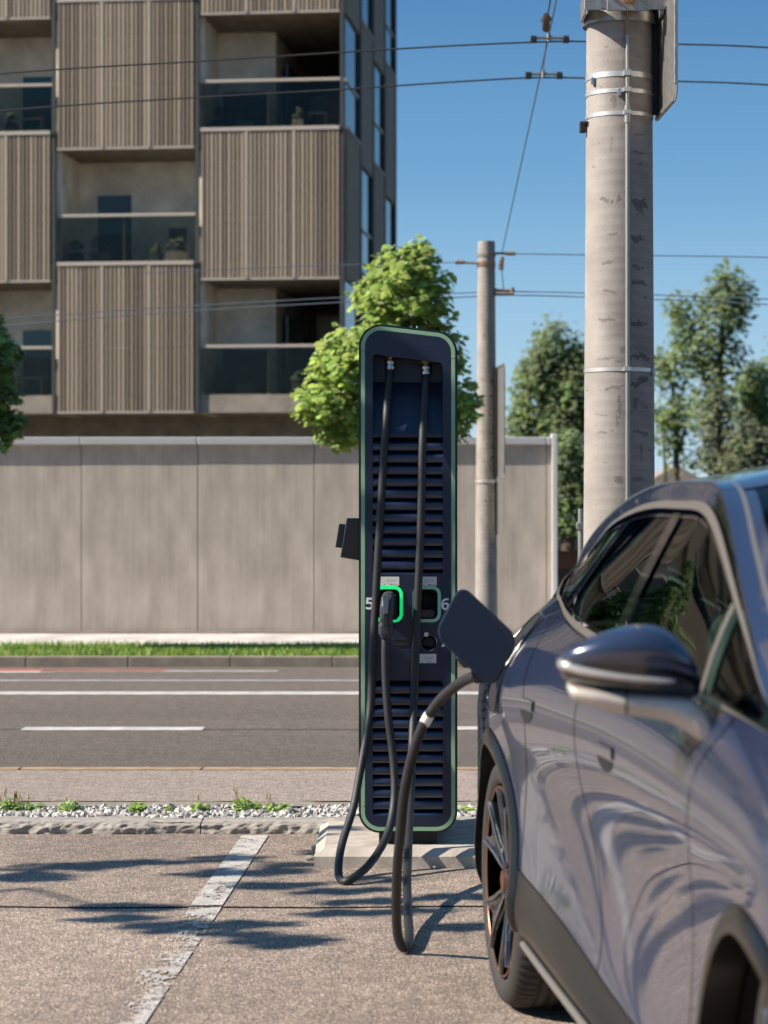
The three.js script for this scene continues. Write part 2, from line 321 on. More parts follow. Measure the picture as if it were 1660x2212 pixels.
{
  ground('verge', sheet(-90, 60, 22.78, 24.62, .035), M.earth, 'earth of the grass verge');
  const r = rng(9), tri = new THREE.BufferGeometry(); tri.setAttribute('position', new THREE.Float32BufferAttribute([-.5, 0, 0, .5, 0, 0, .15, .6, .12, -.3, .6, .1, .1, 1, .35], 3)); tri.setIndex([0, 1, 2, 0, 2, 3, 3, 2, 4]); tri.computeVertexNormals();
  const N = 60000, im = new THREE.InstancedMesh(tri, M.grass, N), m = new THREE.Matrix4(), q = new THREE.Quaternion(), e = new THREE.Euler(), c = new THREE.Color();
  for (let i = 0; i < N; i++) { const x = -17 + 22 * r(), d = 22.80 + 1.8 * r(), h = .035 + .05 * r() * (.5 + fbm(x * 2 + 50, d * 2, 512, 4, 2)); e.set((r() - .5) * .7, r() * 6.28, (r() - .5) * .7); m.compose(V(x, .03, -d), q.setFromEuler(e), V(.009 + .006 * r(), h, h)); im.setMatrixAt(i, m); const t = .7 + .5 * r(); c.setRGB(t * (.85 + .4 * r()), t, t * .8); im.setColorAt(i, c); }
  im.name = 'grass'; scene.add(shadows(im)); tag(im, 'short bright green grass on the far verge', 'grass', null, 'stuff');
}
ground('far_pavement', sheet(-90, 60, 24.6, 27.05, .04), M.farWalk, 'pale pavement between grass verge and concrete wall');

// ------------------------------------------------------------------ concrete wall across the road
{
  const w = thing('concrete_wall', 'long ribbed beige concrete wall across the road with pale cap', 'wall', null, V(0, .02, -27));
  const top = 2.22, x1 = 1.95;
  for (let i = -20; i < 5; i++) {
    const a = -3.532 + i * 1.356, b = Math.min(a + 1.356, x1); if (a >= x1) break;
    mesh('wall_panel', box(b - a - .009, top, .18, (a + b) / 2 + .0045, top / 2, -.09 + .002 * ((i * 7) % 3 - 1), .003), M.wall, w);
    mesh('wall_cap', box(b - a - .006, .09, .30, (a + b) / 2, top + .045, -.08, .012), M.cap, w);
  }
  mesh('wall_backing', box(33, top - .02, .1, -14.6, top / 2, -.24), M.concreteDark, w);
  mesh('end_post', box(.065, top + .135, .30, x1 + .035, top / 2 + .06, -.06, .01), M.whiteMetal, w);
  mesh('wall_foot', box(33, .05, .06, -14.55, .025, .03), M.concreteEdge, w);
}

// ------------------------------------------------------------------ apartment building
{
  const B = thing('apartment_building', 'tall apartment block clad in brown vertical slats with open balconies', 'building', null, at(745, 1106, 51.7).setY(0), -6.4 * D2R);
  const PITCH = 3.30, FH = 2.98, BASE = 3.69, TH = .41, FLOORS = 8, COLS = 9, DEEP = 10.5, BAL = 2.0;
  const slatGeo = box(.056, 1, .11, 0, .5, 0), postGeo = box(.075, 1, .11, 0, .5, 0);
  const full = COLS * PITCH + .2;
  for (let k = 0; k <= FLOORS; k++) mesh('floor_slab', box(full, TH, DEEP + .02, -full / 2 - .02, BASE + k * FH + TH / 2, -DEEP / 2 - .05), k ? M.concreteDark : M.concreteEdge, B);
  mesh('core_wall', box(full - 1.85, FLOORS * FH, DEEP - BAL - 1.6, -full / 2 - .95, BASE + FLOORS * FH / 2 + .02, -BAL - (DEEP - BAL) / 2 + .8), M.core, B);
  mesh('gallery_screen', box(.04, FLOORS * FH, 9.8, -.13, BASE + FLOORS * FH / 2 + .02, -5.3), M.concreteDark, B);
  mesh('gallery_end', box(3.4, FLOORS * FH, .15, -1.73, BASE + FLOORS * FH / 2 + .02, -DEEP + .4), M.core, B);
  mesh('base_wall', box(full - .3, BASE, DEEP - 3, -full / 2 - .25, BASE / 2, -2.3 - (DEEP - 3) / 2), M.concreteDark, B);
  mesh('party_wall', box(.14, FLOORS * FH, BAL, -PITCH + .0, BASE + FLOORS * FH / 2, -BAL / 2 - .22), M.core, B);
  for (let c = 1; c < COLS; c++) if (c > 1) mesh('party_wall', box(.14, FLOORS * FH, BAL, -PITCH * c, BASE + FLOORS * FH / 2, -BAL / 2 - .22), M.core, B);
  for (let c = 0; c <= COLS; c++) mesh('facade_post', box(.07, FLOORS * FH, .12, -.06 - PITCH * c + (c ? .02 : 0), BASE + FLOORS * FH / 2, -.02), M.darkFrame, B);
  const r = rng(21);
  for (let c = 0; c < COLS; c++) for (let k = 0; k < FLOORS; k++) {
    const x1 = -.11 - PITCH * c, x0 = x1 - PITCH + .16, y0 = BASE + k * FH, inView = c < 3 && k < 4;
    // rooms behind: door or window in the core wall
    if (c > 0) {
      const dx = x0 + (c === 1 ? .45 : .0) + (c === 2 ? 1.95 : 0), dw = .82, dh = c === 2 ? 1.62 : 1.78, yb = y0 + TH + .02;
      if (k < 6) {
        mesh('door_frame', [box(.07, dh + .07, .06, dx - .035, yb + dh / 2 + .03, -BAL + .02), box(.07, dh + .07, .06, dx + dw + .035, yb + dh / 2 + .03, -BAL + .02), box(dw, .07, .06, dx + dw / 2, yb + dh + .035, -BAL + .02)], M.core, B);
        mesh('glass_door', box(dw, dh, .03, dx + dw / 2, yb + dh / 2, -BAL + .012), k % 2 === 0 && c === 2 ? M.tealGlass : M.darkGlass, B);
      }
      if (inView && c === 1 && k === 1) mesh('wall_lamp', new THREE.SphereGeometry(.19, 16, 12).scale(1, .95, .45).translate(x1 - .22, y0 + 2.0, -BAL + .06), M.white, B);
      if (inView && c === 2) mesh('vent', new THREE.CylinderGeometry(.085, .085, .05, 18).rotateX(Math.PI / 2).translate(x1 - .12, y0 + 2.05, -BAL + .03), M.darkFrame, B);
    } else {
      // corner flat: glazed gallery along the side
      mesh('gallery_window', box(.04, 1.95, 2.6, -1.72 - .0, y0 + TH + 1.0, -4.0), k % 2 ? M.darkGlass : M.tealGlass, B);
      if (k < 4) mesh('balcony_shelf', box(1.0, 1.1, .35, -2.55, y0 + TH + .56, -BAL + .25, .02), M.darkFrame, B);
    }
    if ((c + k) % 2 === 1) {
      // closed cell: screen of upright slats, top rail and bottom rail
      const h = FH + TH - .02, n = Math.round((x1 - x0) / .0985), yb = y0 - .0;
      const S = inView ? mesh('slat_screen', box(x1 - x0, .085, .16, (x0 + x1) / 2, yb + h, .0, .008), M.rail, B) : null, rest = [];
      if (S) mesh('bottom_rail', box(x1 - x0, .05, .10, (x0 + x1) / 2, yb + .02, -.0), M.rail, S);
      for (let i = 0; i < n; i++) {
        const x = x0 + (i + .5) * (x1 - x0) / n, post = i === Math.round(n * .32) || i === Math.round(n * .66);
        if (S) { const m = mesh(post ? 'post' : 'slat', post ? postGeo : slatGeo, post ? M.slatPost : [M.slat, M.slatPale, M.slatDark, M.slat, M.slatPale][Math.floor(r() * 5)], S); m.position.set(x, yb + .045, post ? .015 : 0); m.scale.y = h - .09; }
        else { const g = (post ? postGeo : slatGeo).clone(); g.scale(1, h - .09, 1); g.translate(x, yb + .045, 0); rest.push(g); }
      }
      if (!S) { rest.push(box(x1 - x0, .085, .16, (x0 + x1) / 2, yb + h, 0)); stuffPart(mesh('slats', rest, M.slat, B)); }
      if (k < 4) mesh('balustrade_rail', box(x1 - x0, .05, .06, (x0 + x1) / 2, y0 + TH + 1.08, -.16), M.rail, B);
    } else {
      const rail = mesh('balcony_railing', box(x1 - x0 + .06, .065, .09, (x0 + x1) / 2, y0 + TH + 1.08, -.06, .01), M.rail, B);
      mesh('glass_panel', box(x1 - x0 + .04, 1.02, .012, (x0 + x1) / 2, y0 + TH + .54, -.06), M.pane, rail);
      if (inView) {
        const pots = [[.30, .30, .34], [.86, .42, .5], [2.1, .26, .3], [2.6, .5, .42]].slice((c + k) % 2, 3 + (k % 2));
        for (const [ox, w, hh] of pots) { const X = x0 + ox, Z = -.5 - .4 * r(); const pot = mesh('planter', box(w, .3, .26, X, y0 + TH + .15, Z, .02), r() < .5 ? M.darkFrame : M.concreteEdge, B); const lv = []; for (let i = 0; i < 46; i++) { const q = inBlob(r); lv.push({ p: V(X + q.x * w * .6, y0 + TH + .3 + hh * (.4 + .5 * q.y), Z + q.z * .2), n: V(q.x, .6 + r(), q.z + .5), s: .10 + .06 * r(), a: r() * 6 }); } mesh('plant', leafGeo(lv, 'oval'), M.leafFarDark, pot); }
        mesh('chair', [box(.42, .04, .42, x1 - .6, y0 + TH + .44, -.9), box(.42, .45, .04, x1 - .6, y0 + TH + .68, -1.1), ...[[-.19, -.19], [.19, -.19], [-.19, .19], [.19, .19]].map(([a, b]) => box(.03, .44, .03, x1 - .6 + a, y0 + TH + .22, -.9 + b))], M.darkFrame, B);
      }
      if (inView) mesh('post', box(.03, 1.05, .03, mix(x0, x1, .48), y0 + TH + .53, -.10), M.rail, rail);
    }
  }
  // side face towards the right: slim dark slat screens with panes between them
  for (let k = 0; k < FLOORS; k++) for (let q = 0; q < 4; q++) {
    const z1 = -.15 - q * 2.55, z0 = z1 - 2.45, y0 = BASE + k * FH, list = [];
    if ((q + k) % 2 === 1) { for (let z = z0 + .05; z < z1; z += .10) list.push(box(.08, FH + TH, .05, .0, y0 + (FH + TH) / 2, z)); list.push(box(.12, .08, 2.45, 0, y0 + FH + TH, (z0 + z1) / 2)); stuffPart(mesh('side_slats', list, M.slat, B)); }
    else { const s = mesh('side_railing', box(.07, .06, 2.45, -.02, y0 + TH + 1.08, (z0 + z1) / 2), M.rail, B); mesh('glass_panel', box(.014, 2.5, 2.40, -.02, y0 + TH + 1.28, (z0 + z1) / 2), M.darkGlass, s); }
  }
  for (let q = 1; q <= 4; q++) mesh('side_post', box(.12, FLOORS * FH, .24, .0, BASE + FLOORS * FH / 2, -.08 - q * 2.55), M.darkFrame, B);
}

// ------------------------------------------------------------------ leaves and trees
function leafGeo(list, shape = 'maple') {                                                   // list of {p, n, s, a}: position, facing, size, turn
  const rim = shape === 'maple' ? [[0, -.45], [.22, -.3], [.5, -.12], [.27, .06], [.36, .34], [.12, .26], [0, .58], [-.12, .26], [-.36, .34], [-.27, .06], [-.5, -.12], [-.22, -.3]]
    : [[0, -.5], [.3, -.1], [.24, .25], [0, .55], [-.24, .25], [-.3, -.1]];
  const K = rim.length, pos = new Float32Array(list.length * (K + 1) * 3), idx = new Uint32Array(list.length * K * 3), col = new Float32Array(list.length * (K + 1) * 3), rr = rng(list.length);
  const t = V(), b = V(), n = V(), p = V();
  list.forEach((l, i) => {
    n.copy(l.n).normalize(); t.set(-n.z, .001, n.x); if (t.lengthSq() < 1e-4) t.set(1, 0, 0); t.normalize(); b.crossVectors(n, t);
    const c = Math.cos(l.a), s = Math.sin(l.a), o = i * (K + 1);
    for (let k = 0; k <= K; k++) {
      const [x, y] = k ? rim[k - 1] : [0, 0], u = (x * c - y * s) * l.s, v = (x * s + y * c) * l.s, w = k ? -.16 * l.s * (x * x + y * y) * 2 : .02 * l.s;
      p.copy(l.p).addScaledVector(t, u).addScaledVector(b, v).addScaledVector(n, w); pos.set([p.x, p.y, p.z], (o + k) * 3);
    }
    const tn = (.62 + .55 * rr()) * (.72 + .56 * vnoise(l.p.x * 2.2 + 99, l.p.y * 2.2 + l.p.z * 1.3 + 99, 1024, 6)), wm = .85 + .35 * rr(); for (let k = 0; k <= K; k++) col.set([tn * wm, tn, tn * (.8 + .3 * rr())], (o + k) * 3);
    for (let k = 0; k < K; k++) idx.set([o, o + 1 + k, o + 1 + (k + 1) % K], (i * K + k) * 3);
  });
  const g = new THREE.BufferGeometry(); g.setAttribute('position', new THREE.BufferAttribute(pos, 3)); g.setAttribute('color', new THREE.BufferAttribute(col, 3)); g.setIndex(new THREE.BufferAttribute(idx, 1)); g.computeVertexNormals(); return g;
}
function inBlob(r) { let p; do p = V(r() * 2 - 1, r() * 2 - 1, r() * 2 - 1); while (p.lengthSq() > 1); return p; }
function foliage(blobs, r, size, { clump = 7, spread = .16, up = .55, shell = .55, dens = 1 } = {}) {  // blobs: {c, r:[x,y,z], n}; leaves gather in clumps towards the outside
  const out = [];
  for (const b of blobs) for (let i = 0; i < b.n * dens; i++) {
    const d = inBlob(r); const L = d.length() || 1; d.multiplyScalar(Math.pow(L, shell) / L);
    if (vnoise(d.x * 3.1 + b.c.x * 3 + 50, d.y * 3.1 + b.c.y * 3 + d.z * 2 + 50, 512, 5) < .42) continue;
    const c = V(b.c.x + d.x * b.r[0], b.c.y + d.y * b.r[1], b.c.z + d.z * b.r[2]);
    for (let k = 0; k < clump; k++) {
      const o = inBlob(r).multiplyScalar(spread), n = V(d.x * .6 + (r() - .5) * 1.5, up + r() * .7, d.z * .6 + (r() - .5) * 1.5 + .3);
      out.push({ p: c.clone().add(o), n, s: size * (.5 + .9 * r()), a: r() * 6.28 });
    }
  }
  return out;
}
function limbs(list) { return list.map(([a, b, r0, r1]) => rod(a, b, r0, r1, 9)); }
const px = (x, y, d) => at(x, y, d);
function blob(x, y, rx, ry, d, n, rz) { const k = d / F; return { c: at(x, y, d), r: [rx * k, ry * k, (rz ?? rx) * k], n }; }
{
  const d = 23.6, r = rng(31), T = thing('street_tree', 'young bright green maple behind the charging column', 'tree', null, V(0, 0, 0));
  const blobs = [blob(870, 640, 88, 92, d, 560), blob(905, 590, 62, 55, d, 240), blob(820, 650, 50, 45, d, 130), blob(940, 672, 36, 36, d + .1, 80), blob(790, 770, 85, 60, d, 330), blob(735, 830, 62, 62, d - .1, 260), blob(690, 878, 46, 28, d - .2, 120), blob(745, 905, 55, 46, d, 210), blob(725, 945, 26, 24, d, 45), blob(930, 760, 72, 60, d + .2, 220), blob(985, 892, 42, 54, d + .2, 190), blob(985, 800, 18, 22, d + .3, 20), blob(870, 800, 90, 70, d + .2, 260), blob(880, 900, 90, 60, d + .2, 200)];
  const leaves = foliage(blobs.map(b => ({ ...b, r: b.r.map(q => q * 1.10) })), r, .092, { clump: 7, spread: .12, shell: .85, dens: .62 });
  mesh('crown', leafGeo(leaves), M.leafBright, T);
  const base = at(882, 1390, d).setY(.03), j1 = at(884, 900, d), j2 = at(880, 700, d);
  mesh('trunk', limbs([[base, j1, .055, .042], [j1, j2, .042, .02], [j2, at(875, 590, d), .02, .006], [j1, at(760, 830, d - .1), .025, .008], [j1, at(990, 860, d + .2), .025, .008], [at(884, 800, d), at(800, 730, d), .02, .006], [at(882, 760, d), at(950, 660, d), .018, .006], [at(760, 830, d - .1), at(690, 878, d - .2), .008, .004]]), M.bark, T);
}
{
  const d = 23.4, r = rng(37), T = thing('street_tree', 'dark green street tree cut off by the left edge', 'tree', null);
  const blobs = [blob(-90, 760, 125, 100, d, 640), blob(-200, 640, 150, 130, d, 900), blob(-60, 860, 86, 66, d, 330), blob(0, 775, 40, 38, d, 90), blob(0, 850, 38, 36, d, 70), blob(22, 925, 26, 34, d, 52), blob(-25, 935, 46, 52, d, 120), blob(-300, 800, 140, 110, d, 600), blob(-180, 900, 120, 60, d, 400), blob(-250, 480, 110, 110, d, 420)];
  mesh('crown', leafGeo(foliage(blobs, r, .092, { clump: 8, spread: .085 })), M.leafDeep, T);
  const b = at(-190, 1390, d).setY(.03), j = at(-190, 930, d), k = at(-205, 640, d);
  mesh('trunk', limbs([[b, j, .075, .055], [j, k, .055, .03], [k, at(-240, 430, d), .03, .008], [j, at(-30, 860, d), .03, .006], [j, at(-320, 800, d), .03, .006], [k, at(-90, 760, d), .02, .006]]), M.bark, T);
}
// far trees on the right
function farTree(label, blobs, trunkLines, mat, seed, size, opt) {
  const T = thing('background_tree', label, 'tree', 'trees beyond the concrete wall');
  mesh('crown', leafGeo(foliage(blobs, rng(seed), size * .80, opt), 'oval'), mat, T);
  mesh('trunk', limbs(trunkLines), M.bark, T);
}
{
  const d = 84, O = { clump: 8, spread: .46, shell: .75, up: .6, dens: 1.6 };
  const L = (pts, r0, r1) => pts.slice(1).map((p, i) => [at(...pts[i]), at(...p), mix(r0, r1, i / (pts.length - 1)), mix(r0, r1, (i + 1) / (pts.length - 1))]);
  farTree('rounded green tree between far pole and near pole', [blob(1210, 760, 58, 66, d, 190), blob(1165, 830, 52, 60, d, 150), blob(1245, 850, 60, 90, d, 260), blob(1150, 930, 48, 50, d, 110), blob(1200, 940, 60, 60, d, 170), blob(1135, 890, 30, 40, d, 40)], [...L([[1205, 1180, d], [1205, 950, d], [1210, 760, d]], .22, .05), ...L([[1205, 950, d], [1160, 830, d]], .1, .03), ...L([[1205, 980, d], [1245, 830, d]], .1, .03)], M.leafFar, 51, .30, O);
  farTree('tall airy tree with bare stems right of the near pole', [blob(1570, 620, 34, 40, d, 62), blob(1545, 690, 58, 60, d, 135), blob(1590, 660, 32, 34, d, 40), blob(1480, 690, 26, 42, d, 42), blob(1500, 760, 50, 46, d, 80), blob(1560, 780, 46, 56, d, 105), blob(1535, 880, 48, 70, d, 120), blob(1455, 660, 14, 26, d, 12), blob(1610, 640, 16, 22, d, 14)], [...L([[1555, 1120, d], [1553, 900, d], [1556, 760, d], [1568, 600, d]], .26, .05), ...L([[1553, 900, d], [1500, 760, d], [1450, 650, d]], .12, .03), ...L([[1556, 760, d], [1600, 650, d]], .08, .03)], M.leafFar, 52, .28, O);
  farTree('loose green tree with open gaps beside the near pole', [blob(1445, 800, 44, 46, d + 3, 74), blob(1470, 880, 44, 50, d + 3, 66), blob(1435, 930, 26, 60, d + 3, 50), blob(1480, 980, 36, 40, d + 3, 36)], [...L([[1462, 1120, d + 3], [1460, 900, d + 3], [1448, 790, d + 3]], .16, .04), ...L([[1462, 1000, d + 3], [1490, 880, d + 3]], .07, .03), ...L([[1440, 1100, d + 3], [1432, 900, d + 3]], .07, .03)], M.leafFar, 53, .28, O);
  farTree('slim dark tree below the tall airy tree', [blob(1552, 930, 34, 62, d - 3, 120), blob(1556, 1000, 40, 40, d - 3, 100), blob(1545, 860, 20, 40, d - 3, 34)], L([[1552, 1110, d - 3], [1552, 900, d - 3]], .14, .04), M.leafFarDark, 54, .26, O);
  farTree('dark bush standing right of the slim dark tree', [blob(1605, 960, 30, 50, d - 4, 100), blob(1640, 980, 34, 44, d - 4, 90), blob(1595, 1010, 40, 26, d - 4, 60)], L([[1612, 1100, d - 4], [1608, 950, d - 4]], .12, .04), M.leafFarDark, 55, .26, O);
  farTree('green tree cut off by the right edge', [blob(1650, 850, 52, 70, d + 2, 150), blob(1610, 870, 32, 50, d + 2, 56), blob(1700, 800, 60, 80, d + 2, 160), blob(1660, 930, 40, 50, d + 2, 70)], [...L([[1650, 1120, d + 2], [1645, 930, d + 2], [1655, 800, d + 2]], .2, .04), ...L([[1645, 960, d + 2], [1605, 860, d + 2]], .08, .03)], M.leafFar, 56, .28, O);
  farTree('yellow green bushy tree beside the wall end', [blob(1225, 1000, 46, 60, 46, 210), blob(1215, 1080, 44, 70, 46, 230), blob(1255, 1060, 46, 80, 46, 210), blob(1240, 1130, 50, 30, 46, 100)], L([[1228, 1190, 46], [1228, 1000, 46]], .14, .05), M.leafFar, 57, .14, { ...O, spread: .22 });
}
// low far wood that closes the horizon
{
  const r = rng(61), blobs = []; for (let x = -2600; x < 3200; x += 42) if (x > 1250 || x < -400) blobs.push(blob(x, 1092 - 12 * r(), 46, 16 + 14 * r(), 150 + 10 * r(), 42));
  const m = mesh('far_wood', leafGeo(foliage(blobs, r, .9, { clump: 6, spread: .9, up: .6 }), 'oval'), M.leafFarDark); tag(m, 'low dark wood on the horizon behind the trees', 'wood', null, 'stuff');
}
{
  // trees that edge the car park behind the viewer: they are what the column front and the panes mirror
  const r = rng(71), blobs = []; for (let x = -34; x < 36; x += 3.2) { const h = 4.5 + 4 * r(); blobs.push({ c: V(x + r(), h * .52, 24 + 5 * r()), r: [2.6, h * .52, 2.2], n: 300 }); }
  const m = mesh('tree_belt', leafGeo(foliage(blobs, r, .5, { clump: 5, spread: .5, up: .6 }), 'oval'), M.leafFarDark); tag(m, 'belt of trees closing the car park behind the viewer', 'wood', null, 'stuff');
}
{
  const H = thing('brick_shed', 'low brown timber building with dark flat roof behind the wall end', 'shed', null, at(1228, 1106, 47).setY(0));
  for (let i = 0; i < 12; i++) mesh('wall_board', box(.118, 1.05, .05, -.72 + i * .122, .17, .02), M.brick, H);
  mesh('wall', box(3.2, 1.0, 3, .82, .17, -1.52), M.brick, H); mesh('roof', box(3.6, .36, 3.4, .75, .85, -1.4, .02), M.roofDark, H);
  mesh('window', box(.3, .34, .02, -.1, .12, .06), M.darkGlass, H);
}
{
  const H = thing('far_house', 'small pale house far behind the trees, just above the car roof', 'house', null, at(1462, 1106, 110).setY(0));
  mesh('wall', box(3.4, 2.6, 4, 0, 1.3, -2), M.core, H); mesh('roof', extrude(poly([[-1.9, 2.6], [1.9, 2.6], [0, 3.7]]), 4.4).translate(0, 0, -4.2), M.concreteEdge, H);
  for (const x of [-1, .2, 1.1]) mesh('window', box(.6, .8, .04, x, 1.7, .02), M.darkGlass, H);
}

// ------------------------------------------------------------------ concrete poles, signs and overhead wires
const poleTex = (() => {
  const S = 512, H = 2048, r = rng(91), dark = new Float32Array(S * H), add = (u, z, w, h, s, k) => {
    // u in turns, z in metres, ragged patch w x h metres
    const ci = u * S, cj = z / 4.5 * H, ri = w / 1.13 * S, rj = h / 4.5 * H;
    for (let j = Math.floor(cj - rj * 2.5); j <= cj + rj * 2.5; j++) for (let i = Math.floor(ci - ri * 1.3); i <= ci + ri * 1.3; i++) {
      if (j < 0 || j >= H) continue; const x = (i - ci) / ri, bend = (fbm(i / 26 + 50, s * 3 + 7, 512, s, 3) - .5) * 2.6, y = (j - cj) / rj - bend;
      const edge = 1 - Math.abs(x) ** 1.6 - y * y + 1.5 * (fbm(i / 7 + 90, j / 5 + 90, 1024, 3, 3) - .5);
      if (edge > .35) { const o = j * S + ((i % S) + S) % S; dark[o] = Math.max(dark[o], k * smooth(.35, .6, edge)); }
    }
  };
  const zy = y => EYE + (1106 - y) / F * 11.12, ux = x => .5 + Math.asin(clamp((x - 1338) / 79, -.98, .98)) / (2 * Math.PI);
  for (const [x, y, w, h, k] of [[1300, 434, 26, 8, .6], [1330, 430, 12, 10, .55], [1380, 440, 38, 15, .75], [1378, 455, 20, 14, .6], [1310, 505, 22, 4, .45], [1372, 512, 26, 10, .7], [1305, 570, 22, 6, .5], [1375, 573, 22, 8, .6], [1378, 612, 30, 9, .75], [1305, 628, 26, 4, .4], [1302, 691, 34, 5, .55], [1375, 693, 38, 9, .72], [1380, 770, 44, 10, .75], [1300, 773, 30, 4, .45], [1378, 828, 40, 12, .8], [1312, 838, 38, 5, .55], [1330, 880, 6, 40, .5], [1325, 915, 5, 28, .45], [1300, 932, 30, 4, .45], [1378, 934, 40, 6, .65], [1380, 970, 5, 36, .55], [1330, 1045, 16, 12, .55], [1375, 1040, 20, 8, .5], [1312, 318, 6, 26, .25], [1380, 290, 30, 5, .4], [1376, 330, 26, 6, .55], [1380, 352, 10, 4, .5], [1300, 100, 12, 3, .4], [1378, 120, 10, 3, .4], [1316, 205, 12, 14, .5], [1318, 232, 7, 22, .35], [1350, 640, 10, 3, .5], [1340, 760, 12, 10, .45], [1392, 640, 14, 5, .5], [1365, 860, 10, 18, .5], [1392, 880, 12, 6, .5], [1300, 1000, 14, 3, .35]]) add(ux(x), zy(y), w / F * 11.12, h / F * 11.12, Math.round(x * 7 + y), k);
  for (let k = 0; k < 900; k++) add(.3 + .45 * (r() ** .8), r() * 4.4, .002 + .0045 * r() ** 3, .002 + .003 * r(), k, .55);
  for (let k = 0; k < 40; k++) add(r(), r() * 4.5, .02 + .03 * r(), .004 + .006 * r(), k + 2000, .4);
  return dataTex(S, (i, j) => {
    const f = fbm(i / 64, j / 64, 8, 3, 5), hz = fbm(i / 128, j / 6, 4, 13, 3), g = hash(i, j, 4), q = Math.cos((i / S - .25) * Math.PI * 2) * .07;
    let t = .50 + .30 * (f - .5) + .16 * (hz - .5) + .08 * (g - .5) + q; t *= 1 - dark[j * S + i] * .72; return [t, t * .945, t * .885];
  }, { srgb: false, h: H });
})();
poleTex.wrapT = THREE.RepeatWrapping;
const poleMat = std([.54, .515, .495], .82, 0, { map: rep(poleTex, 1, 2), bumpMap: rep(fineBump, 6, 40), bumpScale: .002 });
function plate(w, h, t, r, bottomOnly) { return extrude(roundedRect(0, 0, w, h, r), t, .0008, 6); }
{
  const P = thing('concrete_pole', 'weathered concrete overhead line pole with steel conduit and straps near the car', 'pole', null, V(1.148, 0, -11.3));
  const R = z => .1815 - .0058 * z;
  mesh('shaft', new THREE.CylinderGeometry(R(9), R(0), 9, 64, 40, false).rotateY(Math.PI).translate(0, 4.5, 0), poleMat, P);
  const Z = y => EYE + (1106 - y) / F * 11.12;
  const cp = (z, k = .013) => V(.022, z, R(z) + k);
  mesh('conduit', [rod(cp(.3), cp(Z(265)), .0115, .0115, 14), rod(cp(Z(232)), cp(Z(75)), .0095, .0095, 14), rod(cp(Z(265)), cp(Z(228)), .0155, .0155, 14), rod(cp(Z(247)), cp(Z(244)), .0168, .0168, 14)], M.galv, P);
  mesh('earth_cable', tube([cp(Z(85)), cp(Z(60), .014), cp(Z(35), .03), V(.02, Z(10), R(4) + .075)], .006, 24, 8), M.bronze, P);
  const band = (z, h, name = 'strap') => mesh(name, new THREE.CylinderGeometry(R(z) + .0035, R(z) + .0035, h, 64, 1, true).translate(0, z, 0), M.strap, P);
  for (const [y, h] of [[157, .026], [193, .020], [242, .019], [797, .019]]) {
    const s = band(Z(y), h), z = Z(y);
    mesh('bridge', [rod(V(-.055, z, R(z) * .95 + .002), V(.012, z, R(z) + .026), h * .45, h * .45, 4).scale(1, 1, 1), rod(V(.03, z, R(z) + .026), V(.09, z, R(z) * .9 - .002), h * .45, h * .45, 4)].slice(0, 0).concat([box(.03, h, .004, .022, z, R(z) + .027), box(.004, h, .028, .006, z, R(z) + .013), box(.004, h, .028, .038, z, R(z) + .013)]), M.strap, s);
  }
  for (const [x, y, a] of [[1274, 167, -.95], [1330, 197, -.1], [1408, 798, 1.1]]) { const z = Z(y), rr = R(z) + .01; mesh('buckle', box(.016, .034, .02, Math.sin(a) * rr, z - .004, Math.cos(a) * rr, .003), M.steel, P); }
  mesh('junction_clip', [box(.03, .055, .035, -R(3.33) - .018, Z(263), .02, .005), box(.02, .012, .05, -R(3.33) - .004, Z(255), .03, .002)], M.blackMatt, P);
  // steel bracket with bolts at the top of the view
  const zb = Z(28) + .005, fz = R(4) + .065;
  mesh('bracket', [box(.395, .16, .012, .008, zb + .08, fz, .002), box(.012, .10, .2, -.185, zb + .03, fz - .1, .002), box(.012, .10, .2, .185, zb + .03, fz - .1, .002)], M.galv, P);
  mesh('front_plate', box(.20, .18, .012, .018, zb + .083, fz + .012, .002), M.galv, P);
  mesh('collar', new THREE.CylinderGeometry(R(4) + .02, R(4) + .02, .05, 48, 1, true).translate(0, zb - .012, 0), M.galv, P);
  mesh('cable_boss', new THREE.LatheGeometry([[.001, -.01], [.018, -.01], [.03, .0], [.036, .02], [.036, .09], [.03, .10]].map(([a, b]) => new THREE.Vector2(a, b)), 20).translate(.02, zb + .03, fz + .055), M.copper, P);
  for (const [x, z] of [[-.167, .045], [-.058, .048], [.085, .048], [.178, .05]]) mesh('bolt', [new THREE.CylinderGeometry(.011, .011, .008, 6).rotateX(Math.PI / 2).translate(x + .01, zb + z, fz + .022), new THREE.CylinderGeometry(.006, .006, .022, 10).rotateX(Math.PI / 2).translate(x + .01, zb + z, fz + .034)], M.steel, P);
}
function sideSign(label, X, d0, d1, z0, z1, r, turn = 0, lower) {
  const S = thing('traffic_sign', label, 'sign', null, V(X, z0, -d1), -Math.PI / 2 + turn);
  const w = d1 - d0;
  mesh('sign_plate', plate(w, z1 - z0, .004, r).translate(0, 0, -.002), M.galv, S);
  mesh('rim', [box(w - 2 * r, .022, .016, w / 2, .011, .006, .003), box(w - 2 * r, .022, .016, w / 2, z1 - z0 - .011, .006, .003), box(.018, z1 - z0 - 2 * r, .016, w - .009, (z1 - z0) / 2, .006, .003)], M.galv, S);
  mesh('channel', [box(.035, z1 - z0 - .05, .03, .10, (z1 - z0) / 2, .02, .003)], M.blackMatt, S);
  for (const q of [.12, .8]) mesh('clamp', box(.12, .05, .03, .06, (z1 - z0) * q + .05, .025, .004), M.blackMatt, S);
  if (lower) mesh('lower_plate', plate(w * .8, lower, .004, .02).translate(.02, -lower - .02, 0), M.galv, S);
  return S;
}
sideSign('grey metal sign panel with rounded corner on the near concrete pole, seen from its edge', 1.338, 10.72, 11.40, 3.37, 4.5, .07, .03);
